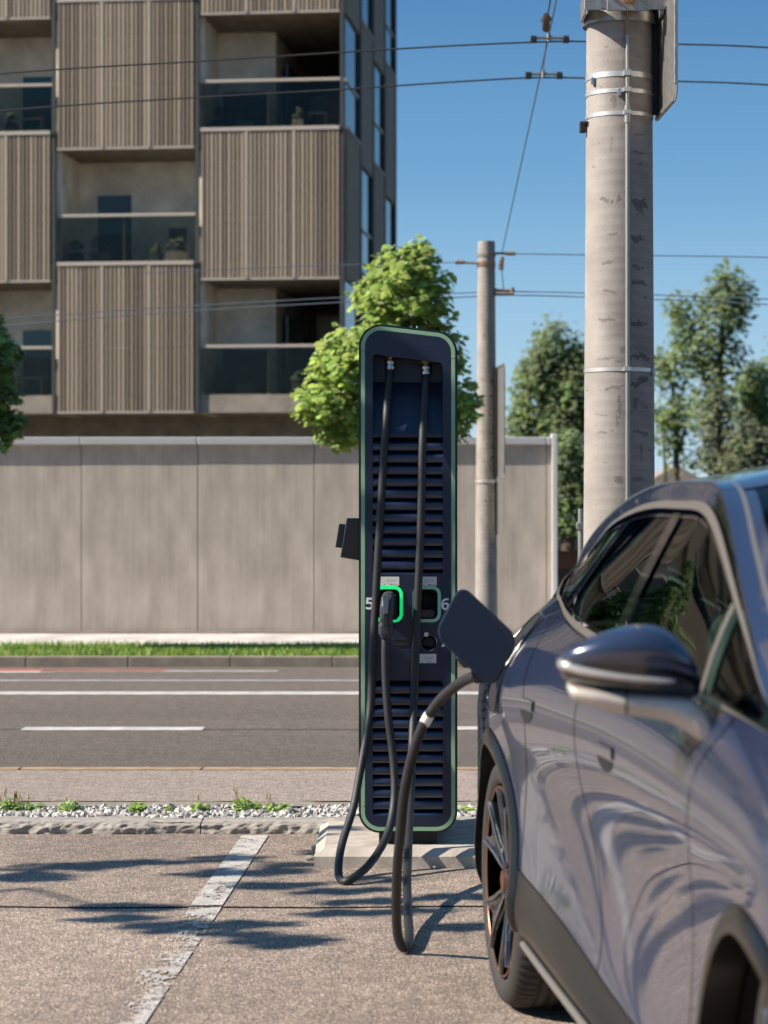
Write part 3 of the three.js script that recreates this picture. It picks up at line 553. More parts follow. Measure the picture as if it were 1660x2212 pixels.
{
  const P = thing('concrete_pole', 'slim concrete pole with wire arms on the far side of the road', 'pole', null, V(at(1051, 1100, 25.2).x, 0, -25.2));
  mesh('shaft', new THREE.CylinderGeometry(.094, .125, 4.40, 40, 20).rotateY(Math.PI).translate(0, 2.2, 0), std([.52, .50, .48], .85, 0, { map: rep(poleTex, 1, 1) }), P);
  const Z = y => EYE + (1106 - y) / F * 25.2, X = x => (x - 1051) / F * 25.2;
  mesh('cap_ring', new THREE.CylinderGeometry(.103, .103, .05, 32, 1, true).translate(0, Z(572), 0), M.bronze, P);
  mesh('cap_ring', new THREE.CylinderGeometry(.104, .104, .03, 32, 1, true).translate(0, Z(552), 0), M.farKerb, P);
  mesh('arm', [rod(V(0, Z(548), .03), V(X(1114), Z(548), .03), .014, .014), rod(V(X(1092), Z(548), .03), V(X(1114), Z(548), .03), .024, .024), rod(V(0, Z(570), .03), V(X(984), Z(567), .03), .014), rod(V(X(1002), Z(567), .03), V(X(984), Z(567), .03), .024)], M.farKerb, P);
  mesh('insulator', [rod(V(X(1085), Z(556), .05), V(X(1082), Z(584), .05), .022, .028), rod(V(X(1084), Z(584), .05), V(X(1088), Z(628), .05), .005)], M.bronze, P);
  mesh('clamp_bar', [rod(V(X(1068), Z(628), .05), V(X(1112), Z(628), .05), .013), rod(V(X(1072), Z(636), .09), V(X(1108), Z(636), .09), .016), rod(V(X(1070), Z(624), .05), V(X(1070), Z(640), .05), .02), rod(V(X(1106), Z(622), .05), V(X(1106), Z(640), .05), .022)], M.farKerb, P);
  mesh('band', new THREE.CylinderGeometry(.125, .125, .03, 32, 1, true).translate(0, Z(1040), 0), M.strap, P);
}
sideSign('grey sign panel with a pale plate below on the far pole, seen nearly edge on', at(1073, 1000, 25.2).x, 24.55, 25.2, EYE + 71 / F * 25, EYE + 316 / F * 25, .06, .09, .58);
{
  const wire = (name, pts, r, mat, label, group) => tag(mesh(name, tube(pts, r, 160, 6), mat), label, 'wire', group);
  const wm = std([.045, .045, .045], .5, .3);
  wire('trolley_wire', [at(-2600, 470, 17), at(-900, 262, 17), at(0, 160, 17), at(440, 132, 17), at(743, 113, 17), at(1000, 98, 17), at(1152, 91.5, 17), at(1222, 89.5, 17), at(1458, 95.5, 17), at(1660, 103, 17), at(3200, 240, 17)], .0066, wm, 'upper black overhead contact wire crossing the street', 'pair of overhead contact wires');
  wire('trolley_wire', [at(-2600, 560, 18.4), at(-900, 344, 18.4), at(0, 240, 18.4), at(440, 210, 18.4), at(743, 193, 18.4), at(1000, 176, 18.4), at(1140, 168.5, 18.4), at(1210, 167.8, 18.4), at(1458, 175.6, 18.4), at(1660, 183.5, 18.4), at(3200, 315, 18.4)], .007, wm, 'lower black overhead contact wire crossing the street', 'pair of overhead contact wires');
  const a = at(1085, 545, 25.1), b = at(1184, 86, 17), c = b.clone().addScaledVector(b.clone().sub(a), .75);
  wire('span_cable', [a, b, c], .0052, std([.10, .11, .12], .5, .4), 'slanting steel span cable from far pole up past the wire hangers');
  wire('span_cable', [at(1177, 50, 16.8), at(1186, 20, 16.6), at(1196, -60, 16.2)], .006, std([.06, .06, .06], .5, .4), 'short second cable strand above the upper wire hanger');
  for (const [y, d, l] of [[553, 25.3, 'pale thin wire running right from the top arm of the far pole'], [0, 0, '']].slice(0, 1)) wire('far_wire', [at(1095, 548, 25.2), at(1300, 551, 25.2), at(1660, 556, 25.2), at(2600, 585, 25.2)], .0065, std([.10, .13, .17], .6), l);
  wire('far_wire', [at(300, 590, 25.2), at(700, 574, 25.2), at(985, 567, 25.2)], .0055, std([.10, .13, .17], .6), 'thin wire running left from the top arm of the far pole');
  wire('far_wire', [at(-400, 720, 25.2), at(300, 668, 25.2), at(760, 642, 25.2), at(1000, 633, 25.2), at(1090, 630, 25.2), at(1300, 634, 25.2), at(1660, 646, 25.2), at(2600, 690, 25.2)], .0065, std([.10, .13, .17], .6), 'upper of two thin wires past the lower clamp of the far pole');
  wire('far_wire', [at(-400, 740, 25.3), at(300, 680, 25.3), at(760, 652, 25.3), at(1000, 642, 25.3), at(1090, 638, 25.3), at(1300, 643, 25.3), at(1660, 658, 25.3), at(2600, 712, 25.3)], .0065, std([.10, .13, .17], .6), 'lower of two thin wires past the lower clamp of the far pole');
  const hanger = (label, x0, x1, y, d, top) => {
    const H = thing('wire_hanger', label, 'hanger', null), k = d / F;
    mesh('insulating_rod', rod(at(x0 + 4, y, d), at(x1 - 4, y, d), .0115, .0115, 10), M.galv, H);
    for (const x of [x0, x1 - 6]) mesh('wire_clamp', [box(14 * k, 11 * k, .05, at(x + 3, 0, d).x, at(0, y + 5, d).y, -d, .006), rod(at(x - 3, y - 1, d), at(x + 9, y - 1, d), .014)], M.blackMatt, H);
    mesh('hanger_eye', [rod(at((x0 + x1) / 2 - 2, y + 8, d), at((x0 + x1) / 2 - 2, y - 8, d), .016), rod(at((x0 + x1) / 2 - 2, y, d), at(top[0], top[1], top[2]), .004)], M.galv, H);
  };
  hanger('upper clamp bar holding the upper contact wire', 1150, 1226, 82, 17, [1183, 30, 16.8]);
  hanger('lower clamp bar holding the lower contact wire', 1139, 1212, 160, 18.4, [1180, 92, 17.1]);
  tag(mesh('tension_insulator', [rod(at(1180, 62, 16.9), at(1181, 34, 16.7), .030, .024, 12), rod(at(1172, 52, 16.9), at(1188, 50, 16.9), .016, .016, 8), rod(at(1173, 42, 16.9), at(1187, 41, 16.8), .02, .02, 8)], std([.07, .045, .035], .5, .2)), 'dark brown ribbed insulator on the span cable above the hangers', 'insulator');
}
{
  const P = thing('barrier_post', 'thin grey metal post just left of the concrete pole', 'post', null, at(1255, 1106, 16).setY(0));
  mesh('post', new THREE.CylinderGeometry(.02, .02, 1.48, 14).translate(0, .74, 0), M.galv, P); mesh('clamp', box(.05, .05, .05, -.005, 1.36, .01, .006), M.galv, P);
}

// ------------------------------------------------------------------ charging column
const DC = 9.6, SC = F / DC, cx = x => (x - 882.3) / SC, cy = y => EYE - (y - 1106) / SC, CX = (882.3 - 830) / F * DC;
{
  // concrete slab with chamfered edges
  const S = thing('concrete_slab', 'chamfered pale concrete slab carrying the charging column', 'slab', null, V(CX, 0, -9.47));
  const x0 = -.286 - CX, x1 = .52, d1 = -.92, h0 = .047, h = .076, c = .04;
  const ring = (i, y) => [V(x0 + i, y, -i), V(x1 - i, y, -i), V(x1 - i, y, d1 + i), V(x0 + i, y, d1 + i)];
  const L = [ring(0, -.02), ring(0, h0), ring(c, h), ring(c, h)], pos = [], uv = [];
  const quad = (a, b, q, e) => { for (const p of [a, b, q, a, q, e]) { pos.push(p.x, p.y, p.z); uv.push(p.x + p.z * .5, p.y + p.z); } };
  for (let k = 0; k < 2; k++) for (let i = 0; i < 4; i++) quad(L[k][i], L[k][(i + 1) % 4], L[k + 1][(i + 1) % 4], L[k + 1][i]);
  quad(...L[2]);
  const g = new THREE.BufferGeometry(); g.setAttribute('position', new THREE.Float32BufferAttribute(pos, 3)); g.setAttribute('uv', new THREE.Float32BufferAttribute(uv, 2)); g.computeVertexNormals();
  mesh('slab_body', g, M.slab, S);
}
const CH = thing('charging_column', 'tall dark blue electric charging column with pale green edge band and louvres', 'charging station', null, V(CX, 0, -DC));
const font = await new FontLoader().loadAsync('fonts/droid/droid_sans_bold.typeface.json');
{
  const X0 = cx(775.5), X1 = cx(988.6), YB = cy(1799.5), YL = cy(694.5), YR = cy(719), slope = (YR - YL) / (X1 - X0);
  const N = 14;
  function outline(i, seams = true) {                                                                      // rounded outline with a sloping top, inset by i
    const r0 = .092 - i, rb = .088 - i, pts = [], tag = [];
    const x0 = X0 + i, x1 = X1 - i, yb = YB + i, top = x => YL + slope * (x - X0) - i * 1.01, a = Math.atan(slope);
    const arc = (qx, qy, r, t0, t1) => { for (let k = 0; k <= N; k++) { const t = mix(t0, t1, k / N); pts.push([qx + r * Math.cos(t), qy + r * Math.sin(t)]); } };
    arc(x1 - rb, yb + rb, rb, -Math.PI / 2, 0);
    const lx = x0 + r0, ly = top(x0) - r0 * (1 / Math.cos(a)) + slope * r0, rx = x1 - r0, ry = top(x1) - r0 / Math.cos(a) - slope * r0;
    const yr = cy(775), yl = cy(758); if (seams) pts.push([x1, yr - .001], [x1, yr + .001]);
    arc(rx, ry, r0, 0, Math.PI / 2 + a); arc(lx, ly, r0, Math.PI / 2 + a, Math.PI);
    if (seams) pts.push([x0, yl + .001], [x0, yl - .001]);
    const sb = cy(1741.5); if (seams) pts.push([x0, sb + .001], [x0, sb - .001]);
    arc(x0 + rb, yb + rb, rb, Math.PI, Math.PI * 1.5); 
    return pts;
  }
  const o0 = outline(0), o1 = outline(.0098), o2 = outline(.0258);
  mesh('body', extrude(poly(outline(0, false)), .70, .006).translate(0, 0, -.872), M.black, CH);
  { const rim = poly(outline(0, false)); rim.holes.push(new THREE.Path(outline(.024, false).map(([x, y]) => new THREE.Vector2(x, y)))); mesh('side_shell', extrude(rim, .158).translate(0, 0, -.164), M.black, CH); }
  // green edge band in four pieces with fine joints
  const band = (a, b) => { const pts = []; for (let k = a; k <= b; k++) pts.push(o1[k]); for (let k = b; k >= a; k--) pts.push(o2[k]); return extrude(poly(pts), .006, .0006).translate(0, 0, -.002); };
  const iR = N + 1, iTop = N + 2, iTopEnd = N + 3 + 2 * (N + 1), iL = iTopEnd + 1, iB = iL + 1;
  mesh('edge_band', band(iTop, iTopEnd), M.green, CH); mesh('edge_band', band(iL, iL + 1), M.green, CH);
  const seamB = cy(1743);
  { const pts = [], q1 = [...o1], q2 = [...o2]; // bottom
    const A = [], Bq = []; for (let k = iB + 1; k < o1.length; k++) { A.push(o1[k]); Bq.push(o2[k]); } for (let k = 0; k <= N; k++) { A.push(o1[k]); Bq.push(o2[k]); }
    A.push([o1[N][0], seamB - .001]); Bq.push([o2[N][0], seamB - .001]);
    mesh('edge_band', extrude(poly([...A, ...Bq.reverse()]), .006, .0006).translate(0, 0, -.002), M.green, CH);
    mesh('edge_band', extrude(poly([[o1[N][0], seamB + .001], o1[iR], o2[iR], [o2[N][0], seamB + .001]]), .006, .0006).translate(0, 0, -.002), M.green, CH);
  }
  // front panel with openings
  const front = poly(outline(.0266, false)), LX0 = cx(805.8), LX1 = cx(956.9);
  const hole = pts => { const p = new THREE.Path(); pts.forEach(([x, y], i) => i ? p.lineTo(x, y) : p.moveTo(x, y)); p.closePath(); front.holes.push(p); };
  const rTL = cy(765), rTR = cy(784), rB = cy(936.8), l1T = cy(945), l1B = cy(1240), l2T = cy(1470), l2B = cy(1761);
  hole([[LX0, rB], [LX1, rB], [LX1, rTR - .012], [LX1 - .010, rTR + .001], [LX0 + .010, rTL - .001], [LX0, rTL - .010]]);
  hole([[LX0, l1B], [LX1, l1B], [LX1, l1T], [LX0, l1T]]);
  hole([[LX0, l2B], [LX1, l2B], [LX1, l2T - .02], [LX1 - .006, l2T - .006], [LX1 - .02, l2T], [LX0 + .02, l2T], [LX0 + .006, l2T - .006], [LX0, l2T - .02]]);
  const sock = [[809, 870.8], [891, 952.7]], sT = cy(1265.9), sB = cy(1344);
  for (const [a, b] of sock) front.holes.push(roundedRect(cx(a) + .004, sB + .004, cx(b) - .004, sT - .004, .03, THREE.Path));
  { const p = new THREE.Path(); p.absarc(cx(926.2), cy(1387.8), .034, 0, Math.PI * 2); front.holes.push(p); }
  mesh('front_panel', extrude(front, .010, .0006).translate(0, 0, -.006), M.navy, CH);
  // cable recess: a wedge, deep under its roof
  const D = -.125; const rec = [];
  const Q = (a, b, c, d) => grid(1, 1, (u, v) => { const p = a.clone().lerp(b, u), q = d.clone().lerp(c, u); return p.lerp(q, v); });
  rec.push(Q(V(LX0, rB, -.004), V(LX1, rB, -.004), V(LX1, cy(822), D), V(LX0, cy(822), D)), Q(V(LX0, cy(822), D), V(LX1, cy(822), D), V(LX1, rTR, D), V(LX0, rTL, D)), Q(V(LX0, rTL, D), V(LX1, rTR, D), V(LX1, rTR, 0), V(LX0, rTL, 0)));
  for (const [x, t] of [[LX0, rTL], [LX1, rTR]]) rec.push(Q(V(x, rB, -.003), V(x, t, -.003), V(x, t, D), V(x, cy(822), D)));
  mesh('cable_recess', rec, M.navy, CH);
  for (const [x, y] of [[843.5, 785], [921.8, 797]]) {
    const g = mesh('cable_gland', new THREE.LatheGeometry([[.001, .03], [.014, .03], [.017, .026], [.017, .018], [.0235, .018], [.0235, .002], [.019, .0], [.019, -.004], [.0225, -.004], [.0225, -.018], [.0205, -.024], [.017, -.026]].map(([a, b]) => new THREE.Vector2(a, b)), 8).translate(cx(x), cy(y), -.058), M.steel, CH);
    mesh('collar', new THREE.CylinderGeometry(.021, .024, .016, 20).translate(cx(x), cy(y) + .036, -.058), M.copper, g);
  }
  // louvre blades
  mesh('louvre_back', [box(LX1 - LX0 + .02, l1T - l1B + .02, .01, 0, (l1T + l1B) / 2, -.075), box(LX1 - LX0 + .02, l2T - l2B + .02, .01, 0, (l2T + l2B) / 2, -.075)], M.blackMatt, CH);
  const blade = p => { const s = poly([[-.055, .0], [-.024, -.05 * p], [-.013, -.12 * p], [-.004, -.23 * p], [.0012, -.34 * p], [.0030, -.46 * p], [.0030, -.58 * p], [.0012, -.74 * p], [-.003, -.86 * p], [-.009, -.93 * p], [-.016, -.92 * p], [-.016, -.55 * p], [-.03, -.25 * p], [-.055, -.12 * p]].map(([z, y]) => [-z, y])); return new THREE.ExtrudeGeometry(s, { depth: LX1 - LX0 + .002, bevelEnabled: false }).rotateY(-Math.PI / 2).rotateY(Math.PI).translate(LX0 - .001, 0, 0); };
  const p1 = 25.75 / SC, g1 = blade(p1), p2 = 25.05 / SC, g2 = blade(p2);
  for (let k = 0; k < 12; k++) { const y = cy(950.5 + 25.75 * k), b = k === 11 ? g1.clone().scale(1, .62, 1) : g1; const m = mesh('louvre_blade', b, M.louvre, CH); m.position.y = y; }
  for (let k = 0; k < 12; k++) { const m = mesh('louvre_blade', g2, M.louvre, CH); m.position.y = cy(1476 + 25.05 * k); }
  // sockets
  sock.forEach(([a, b], i) => {
    const x0 = cx(a), x1 = cx(b), w = .0132, s = roundedRect(x0, sB, x1, sT, .034); s.holes.push(roundedRect(x0 + w, sB + w, x1 - w, sT - w, .022, THREE.Path));
    const holder = mesh('connector_holder', extrude(roundedRect(x0 + .006, sB + .006, x1 - .006, sT - .006, .028), .006).translate(0, 0, -.075), M.blackMatt, CH);
    const wall = roundedRect(x0 + .003, sB + .003, x1 - .003, sT - .003, .031); wall.holes.push(roundedRect(x0 + w - .001, sB + w - .001, x1 - w + .001, sT - w + .001, .022, THREE.Path));
    mesh('tunnel', extrude(wall, .075).translate(0, 0, -.075), M.black, holder);
    mesh('light_ring', extrude(s, .006, .001).translate(0, 0, .002), i ? M.ringPale : M.ringLit, holder);
    if (i) mesh('socket_insert', [new THREE.CylinderGeometry(.030, .030, .05, 28, 1, true).rotateX(Math.PI / 2).translate((x0 + x1) / 2, mix(sB, sT, .60), -.045), extrude(roundedRect((x0 + x1) / 2 - .034, mix(sB, sT, .12), (x0 + x1) / 2 + .034, mix(sB, sT, .34), .015), .045).translate(0, 0, -.07)], M.black, holder);
  });
  if (M.ringLit) { /* the lit ring's own small light */
    const l = new THREE.PointLight(new THREE.Color(.05, 1, .35), .012, 1.2); l.position.set(CX + cx(839.9), (sT + sB) / 2, -DC + .012); l.shadow.radius = 1; l.castShadow = true; scene.add(l);
  }
  const socket = mesh('round_socket', new THREE.LatheGeometry([[.001, -.045], [.026, -.045], [.026, -.006], [.030, .006], [.0372, .008], [.0385, .006], [.0385, .002]].map(([a, b]) => new THREE.Vector2(a, b)), 40).rotateX(Math.PI / 2).translate(cx(926.2), cy(1387.8), .001), M.black, CH);
  mesh('socket_lid', extrude(poly([...Array(20)].map((_, k) => { const t = -.9 + k / 19 * 4.4; return [Math.cos(t) * .024, Math.sin(t) * .024]; })), .008, .001).translate(cx(926.2), cy(1389), -.014), M.blackMatt, socket);
  mesh('white_mark', box(.0165, .0165, .001, cx(921.3), cy(1370.3), .0098), M.white, socket);
  { const list = []; for (const [t, n] of [[.55, 7], [-.95, 6]]) for (let k = 0; k < n; k++) { const q = t - k * .09, rr = .0338; list.push(box(.0018, k < 2 ? .003 : .0022, .0006, 0, 0, 0).rotateZ(q).translate(cx(926.2) + Math.cos(q) * rr, cy(1387.8) + Math.sin(q) * rr, .0096)); } mesh('ring_print', list, M.white, socket); }
  mesh('latch_slot', [box(.068, .009, .006, cx(866), cy(1381), .006, .002), box(.055, .018, .008, cx(868), cy(1390), .005, .003)], M.black, CH);
  // stickers: print only
  const card = (() => {
    const c = document.createElement('canvas'); c.width = 256; c.height = 128; const g = c.getContext('2d');
    g.fillStyle = '#d9d6d0'; g.fillRect(0, 0, 256, 128); g.fillStyle = '#8d8d8d';
    for (const [y, w] of [[40, 118], [50, 118], [60, 112], [74, 92]]) g.fillRect(112, y, w, 3);
    const cols = ['#4b4b55', '#31313b', '#555', '#c23b35', '#d4524a', '#7a2f2f']; [150, 161, 173, 190, 208, 226].forEach((x, i) => { g.fillStyle = cols[i]; g.fillRect(x, 106, 11, 10); });
    g.fillStyle = '#2a2a2a'; g.fillRect(12, 106, 12, 10); g.fillRect(80, 108, 12, 7);
    const t = new THREE.CanvasTexture(c); t.colorSpace = THREE.SRGBColorSpace; return t;
  })();
  const cardMat = std([1, 1, 1], .45, 0, { map: card });
  for (const [x1, y0, y1] of [[862.7, 1245.6, 1265.2], [943.8, 1245.6, 1265.2], [942.8, 1412.3, 1432.2]]) {
    const w = .090, h = (y1 - y0) / SC, g = extrude(roundedRect(0, 0, w, h, .003), .0008), p = g.attributes.position, uv = g.attributes.uv;
    for (let i = 0; i < p.count; i++) uv.setXY(i, p.getX(i) / w, p.getY(i) / h);
    mesh('label_card', g.translate(cx(x1) - w, cy(y1), .0049), cardMat, CH);
  }
  const digit = (t, x, y0, y1) => { const g = new TextGeometry(t, { font, size: 1, depth: .02, curveSegments: 6 }); g.computeBoundingBox(); const bb = g.boundingBox, s = (cy(y0) - cy(y1)) / (bb.max.y - bb.min.y); g.translate(-bb.min.x, -bb.min.y, 0).scale(s * 1.06, s, s * .02 + .0006 / .02 * .0 + .0005); g.computeBoundingBox(); mesh(`number_${t === '5' ? 'five' : t === '6' ? 'six' : 'seven'}`, g.translate(cx(x), cy(y1), .0046), M.white, CH); };
  digit('5', 790.4, 1290.8, 1316.3); digit('6', 953.4, 1292.2, 1317.8); digit('7', 951, 1371.5, 1397);
  // payment terminal on the left flank
  const tz = -.36;
  const T = mesh('payment_terminal', extrude(poly([[775.5, 1119.4], [748.5, 1119.6], [734.5, 1205], [775.5, 1212]].map(([x, y]) => [cx(x), cy(y)])), .24, .004).translate(0, 0, tz), M.black, CH);
  mesh('card_reader', extrude(poly([[731, 1131.8], [744.6, 1133], [737.5, 1185.3], [722.7, 1183.8]].map(([x, y]) => [cx(x), cy(y)])), .10, .003).translate(0, 0, tz + .07), M.black, T);
  mesh('foot', box(cx(945.4) - cx(819), .075, .74, (cx(945.4) + cx(819)) / 2, .076 + .0365, -.41, .002), M.blackMatt, CH);
  mesh('top_screw', new THREE.CylinderGeometry(.004, .005, .008, 10).translate(cx(902), cy(704.5), -.05), M.steel, CH);
}
// ------------------------------------------------------------------ charging cables
const RC = .0163;
{
  const C = thing('charging_cable', 'black charging cable looping to the ground and back to the lit left socket', 'cable');
  const path = [[843.3, 797, 9.655], [840, 830, 9.63], [833, 930, 9.56], [822.6, 1106, 9.545], [815, 1238.6, 9.545], [811.8, 1303, 9.545], [805.4, 1410.5, 9.545], [801.5, 1516, 9.54], [794.5, 1574.7, 9.51], [775, 1686, 9.44], [764.5, 1742, 9.39], [738.6, 1826, 9.27], [731.5, 1882, 9.15], [735.5, 1898, 9.10], [748, 1903.5, 9.04], [776, 1887.6, 9.08], [810, 1852, 9.20], [838, 1800, 9.32], [850, 1745, 9.40], [853, 1700, 9.43], [849, 1630, 9.455], [839, 1546.7, 9.46], [833.4, 1463, 9.47], [832.5, 1400, 9.475], [833.5, 1372, 9.48]];
  const m = mesh('cable', tube(path.map(p => at(...p)), RC, 320, 18), M.rubber, C);
  // plug handle parked in the socket
  const st = [[833.5, 1378, 10, 9.47, .020], [833.5, 1368, 15.5, 9.47, .026], [834, 1352, 16.5, 9.47, .029], [834.5, 1345, 15, 9.47, .028], [835, 1335, 14.5, 9.465, .03], [836.5, 1310, 15.5, 9.465, .034], [838, 1290, 14, 9.48, .038], [840, 1280, 10, 9.505, .034], [841, 1277, 3, 9.52, .02]];
  const g = grid(28, (st.length - 1) * 4, (u, v) => {
    const t = v * (st.length - 1), k = Math.min(st.length - 2, Math.floor(t)), f = smooth(0, 1, t - k), q = st[k].map((a, i) => mix(a, st[k + 1][i], f)), a = u * Math.PI * 2, c = Math.cos(a), s = Math.sin(a), e = .62;
    const p = at(q[0], q[1], q[3]), w = q[2] / F * q[3]; return V(p.x + Math.sign(c) * Math.abs(c) ** e * w, p.y, p.z + Math.sign(s) * Math.abs(s) ** e * q[4]);
  });
  const H = mesh('plug_handle', g, M.plug, C);
  const tq = (pts, d, dd) => extrude(poly(pts.map(([x, y]) => [at(x, y, d).x, at(x, y, d).y])), dd, .0015).translate(0, 0, -d);
  mesh('release_lever', tq([[827, 1284], [841, 1286], [838.5, 1326], [829, 1326]], 9.432, .009), M.trigger, H);
  mesh('finger_slot', tq([[829, 1328], [838, 1328], [837.5, 1354], [828, 1354]], 9.437, .004), M.blackMatt, H);
  mesh('connector_body', tq([[826, 1284], [856, 1284], [858, 1336], [826, 1338]], 9.60, .10), M.blackMatt, H);
  { const l = []; for (let k = 0; k < 6; k++) l.push(box(.0022, .0045, .0006, at(850, 0, 9.5).x - .0006 * k, at(0, 1315 + k * 5, 9.5).y, -9.499)); mesh('print', l, M.white, H); }
}
{
  const C = thing('charging_cable', 'black charging cable from the column looping on the asphalt up to the car', 'cable');
  const path = [[921.6, 809, 9.655], [920, 830, 9.63], [913, 957, 9.555], [910.7, 1088, 9.54], [905.4, 1238.6, 9.54], [902, 1303, 9.54], [899, 1410, 9.53], [894.8, 1516, 9.50], [892, 1574.7, 9.46], [888, 1700, 9.25], [882.5, 1826, 8.85], [879.7, 1910, 8.45], [882.5, 1985, 8.05], [884, 2025, 7.80], [879, 2043, 7.68], [870.5, 2047, 7.645], [861.5, 2028, 7.63], [857.5, 1994, 7.60], [858.5, 1882, 7.45], [865.7, 1798, 7.36], [874, 1714, 7.30], [888, 1644.5, 7.26], [907.6, 1583, 7.22], [924.4, 1550, 7.19], [949.5, 1514, 7.14], [985.9, 1481, 7.06], [1015, 1465, 6.98], [1040, 1458, 6.90]];
  mesh('cable', tube(path.map(p => at(...p)), RC, 420, 18), M.rubber, C);
  mesh('white_band', tube([at(918, 1562, 7.205), at(924.4, 1550, 7.19), at(930, 1541, 7.175)], RC + .0012, 12, 20), M.white, C);
  const tq = (pts, d, dd) => extrude(poly(pts.map(([x, y]) => [at(x, y, d).x, at(x, y, d).y])), dd, .003).translate(0, 0, -d);
  mesh('plug_handle', [tq([[1018, 1446], [1052, 1440], [1078, 1440], [1080, 1470], [1026, 1474], [1016, 1462]], 6.88, .05), tq([[984, 1420], [1000, 1410], [1090, 1420], [1070, 1442], [1000, 1440]], 6.86, .05)], M.blackMatt, C);
}

// ------------------------------------------------------------------ car: one smooth body surface, cut into panels
const CAR = thing('parked_car', 'grey blue car parked on the right with open charging flap and dark windows', 'car', null, V(1.24995, 0, -6.92723), 6.1 * D2R);
{
  CAR.updateMatrixWorld(true);
  const local = (x, y, d) => CAR.worldToLocal(at(x, y, d));
  function spline(xs, ys) {                                                                 // natural cubic
    const n = xs.length, a = new Float64Array(n), c = new Float64Array(n), d = new Float64Array(n), m = new Float64Array(n);
    for (let i = 1; i < n - 1; i++) { const h0 = xs[i] - xs[i - 1], h1 = xs[i + 1] - xs[i]; const al = 2 * (h0 + h1) - h0 * c[i - 1]; c[i] = h1 / al; d[i] = (6 * ((ys[i + 1] - ys[i]) / h1 - (ys[i] - ys[i - 1]) / h0) - h0 * d[i - 1]) / al; }
    for (let i = n - 2; i > 0; i--) m[i] = d[i] - c[i] * m[i + 1];
    return x => { x = clamp(x, xs[0], xs[n - 1]); let k = 0; while (k < n - 2 && x > xs[k + 1]) k++; const h = xs[k + 1] - xs[k], A = (xs[k + 1] - x) / h, B = 1 - A; return A * ys[k] + B * ys[k + 1] + ((A ** 3 - A) * m[k] + (B ** 3 - B) * m[k + 1]) * h * h / 6; };
  }
  // key lines along the car: [z, half width, height]
  const keys = [
    [[-.93, .62, .30], [-.75, .74, .26], [-.3, .80, .24], [.6, .82, .23], [2.2, .82, .23], [3.2, .80, .23], [3.71, .5, .30]],
    [[-.93, .68, .36], [-.75, .82, .34], [-.45, .90, .33], [0, .925, .32], [.6, .94, .312], [1.2, .948, .30], [1.8, .948, .285], [2.5, .94, .29], [2.85, .935, .31], [3.3, .90, .33], [3.71, .56, .36]],
    [[-.93, .70, .56], [-.75, .84, .555], [-.45, .905, .55], [0, .932, .52], [.45, .932, .472], [.8, .93, .455], [1.2, .926, .425], [1.6, .924, .385], [2.0, .925, .355], [2.45, .93, .36], [2.85, .935, .47], [3.3, .90, .5], [3.71, .56, .5]],
    [[-.93, .70, .76], [-.75, .84, .76], [-.45, .905, .755], [0, .938, .75], [.45, .926, .735], [.9, .908, .70], [1.4, .896, .67], [1.9, .90, .66], [2.4, .922, .68], [2.85, .945, .73], [3.3, .90, .71], [3.71, .55, .7]],
    [[-.93, .66, .98], [-.75, .81, .985], [-.45, .872, .99], [0, .926, .985], [.45, .937, .975], [.9, .932, .955], [1.4, .924, .94], [1.9, .924, .93], [2.4, .935, .93], [2.85, .945, .93], [3.3, .89, .88], [3.71, .5, .80]],
    [[-.93, .56, 1.05], [-.75, .66, 1.09], [-.45, .70, 1.15], [-.1, .735, 1.205], [.2, .772, 1.200], [.6, .825, 1.162], [1.0, .848, 1.132], [1.5, .862, 1.108], [2.0, .867, 1.092], [2.5, .868, 1.078], [2.85, .855, 1.055], [3.3, .77, .98], [3.71, .4, .86]],
    [[-.93, .55, 1.06], [-.75, .60, 1.12], [-.45, .61, 1.215], [-.1, .645, 1.305], [.2, .662, 1.368], [.5, .676, 1.425], [.8, .68, 1.465], [1.15, .685, 1.484], [1.45, .692, 1.482], [1.7, .705, 1.468], [1.95, .735, 1.388], [2.2, .772, 1.288], [2.45, .808, 1.188], [2.68, .838, 1.105], [2.85, .835, 1.062], [3.3, .72, .99], [3.71, .35, .87]],
    [[-.93, .52, 1.075], [-.75, .55, 1.145], [-.45, .585, 1.27], [-.1, .605, 1.385], [.2, .61, 1.452], [.5, .612, 1.498], [.8, .614, 1.524], [1.15, .62, 1.535], [1.45, .628, 1.532], [1.7, .645, 1.512], [1.95, .685, 1.425], [2.2, .727, 1.318], [2.45, .766, 1.21], [2.68, .80, 1.122], [2.85, .79, 1.078], [3.3, .65, 1.01], [3.71, .28, .88]],
    [[-.93, .28, 1.085], [-.75, .29, 1.16], [-.45, .30, 1.30], [-.1, .31, 1.43], [.2, .31, 1.503], [.5, .31, 1.55], [.8, .31, 1.578], [1.15, .315, 1.590], [1.45, .32, 1.588], [1.7, .33, 1.568], [1.95, .36, 1.492], [2.2, .39, 1.392], [2.45, .41, 1.28], [2.68, .43, 1.17], [2.85, .42, 1.11], [3.3, .33, 1.04], [3.71, .14, .90]],
    [[-.93, 0, 1.09], [-.75, 0, 1.165], [-.45, 0, 1.305], [-.1, 0, 1.445], [.2, 0, 1.52], [.5, 0, 1.566], [.8, 0, 1.594], [1.15, 0, 1.604], [1.45, 0, 1.602], [1.7, 0, 1.584], [1.95, 0, 1.512], [2.2, 0, 1.414], [2.45, 0, 1.30], [2.68, 0, 1.185], [2.85, 0, 1.12], [3.3, 0, 1.05], [3.71, 0, .905]],
  ].map(k => ({ x: spline(k.map(p => p[0]), k.map(p => p[1])), y: spline(k.map(p => p[0]), k.map(p => p[2])) }));
  const cache = new Map();
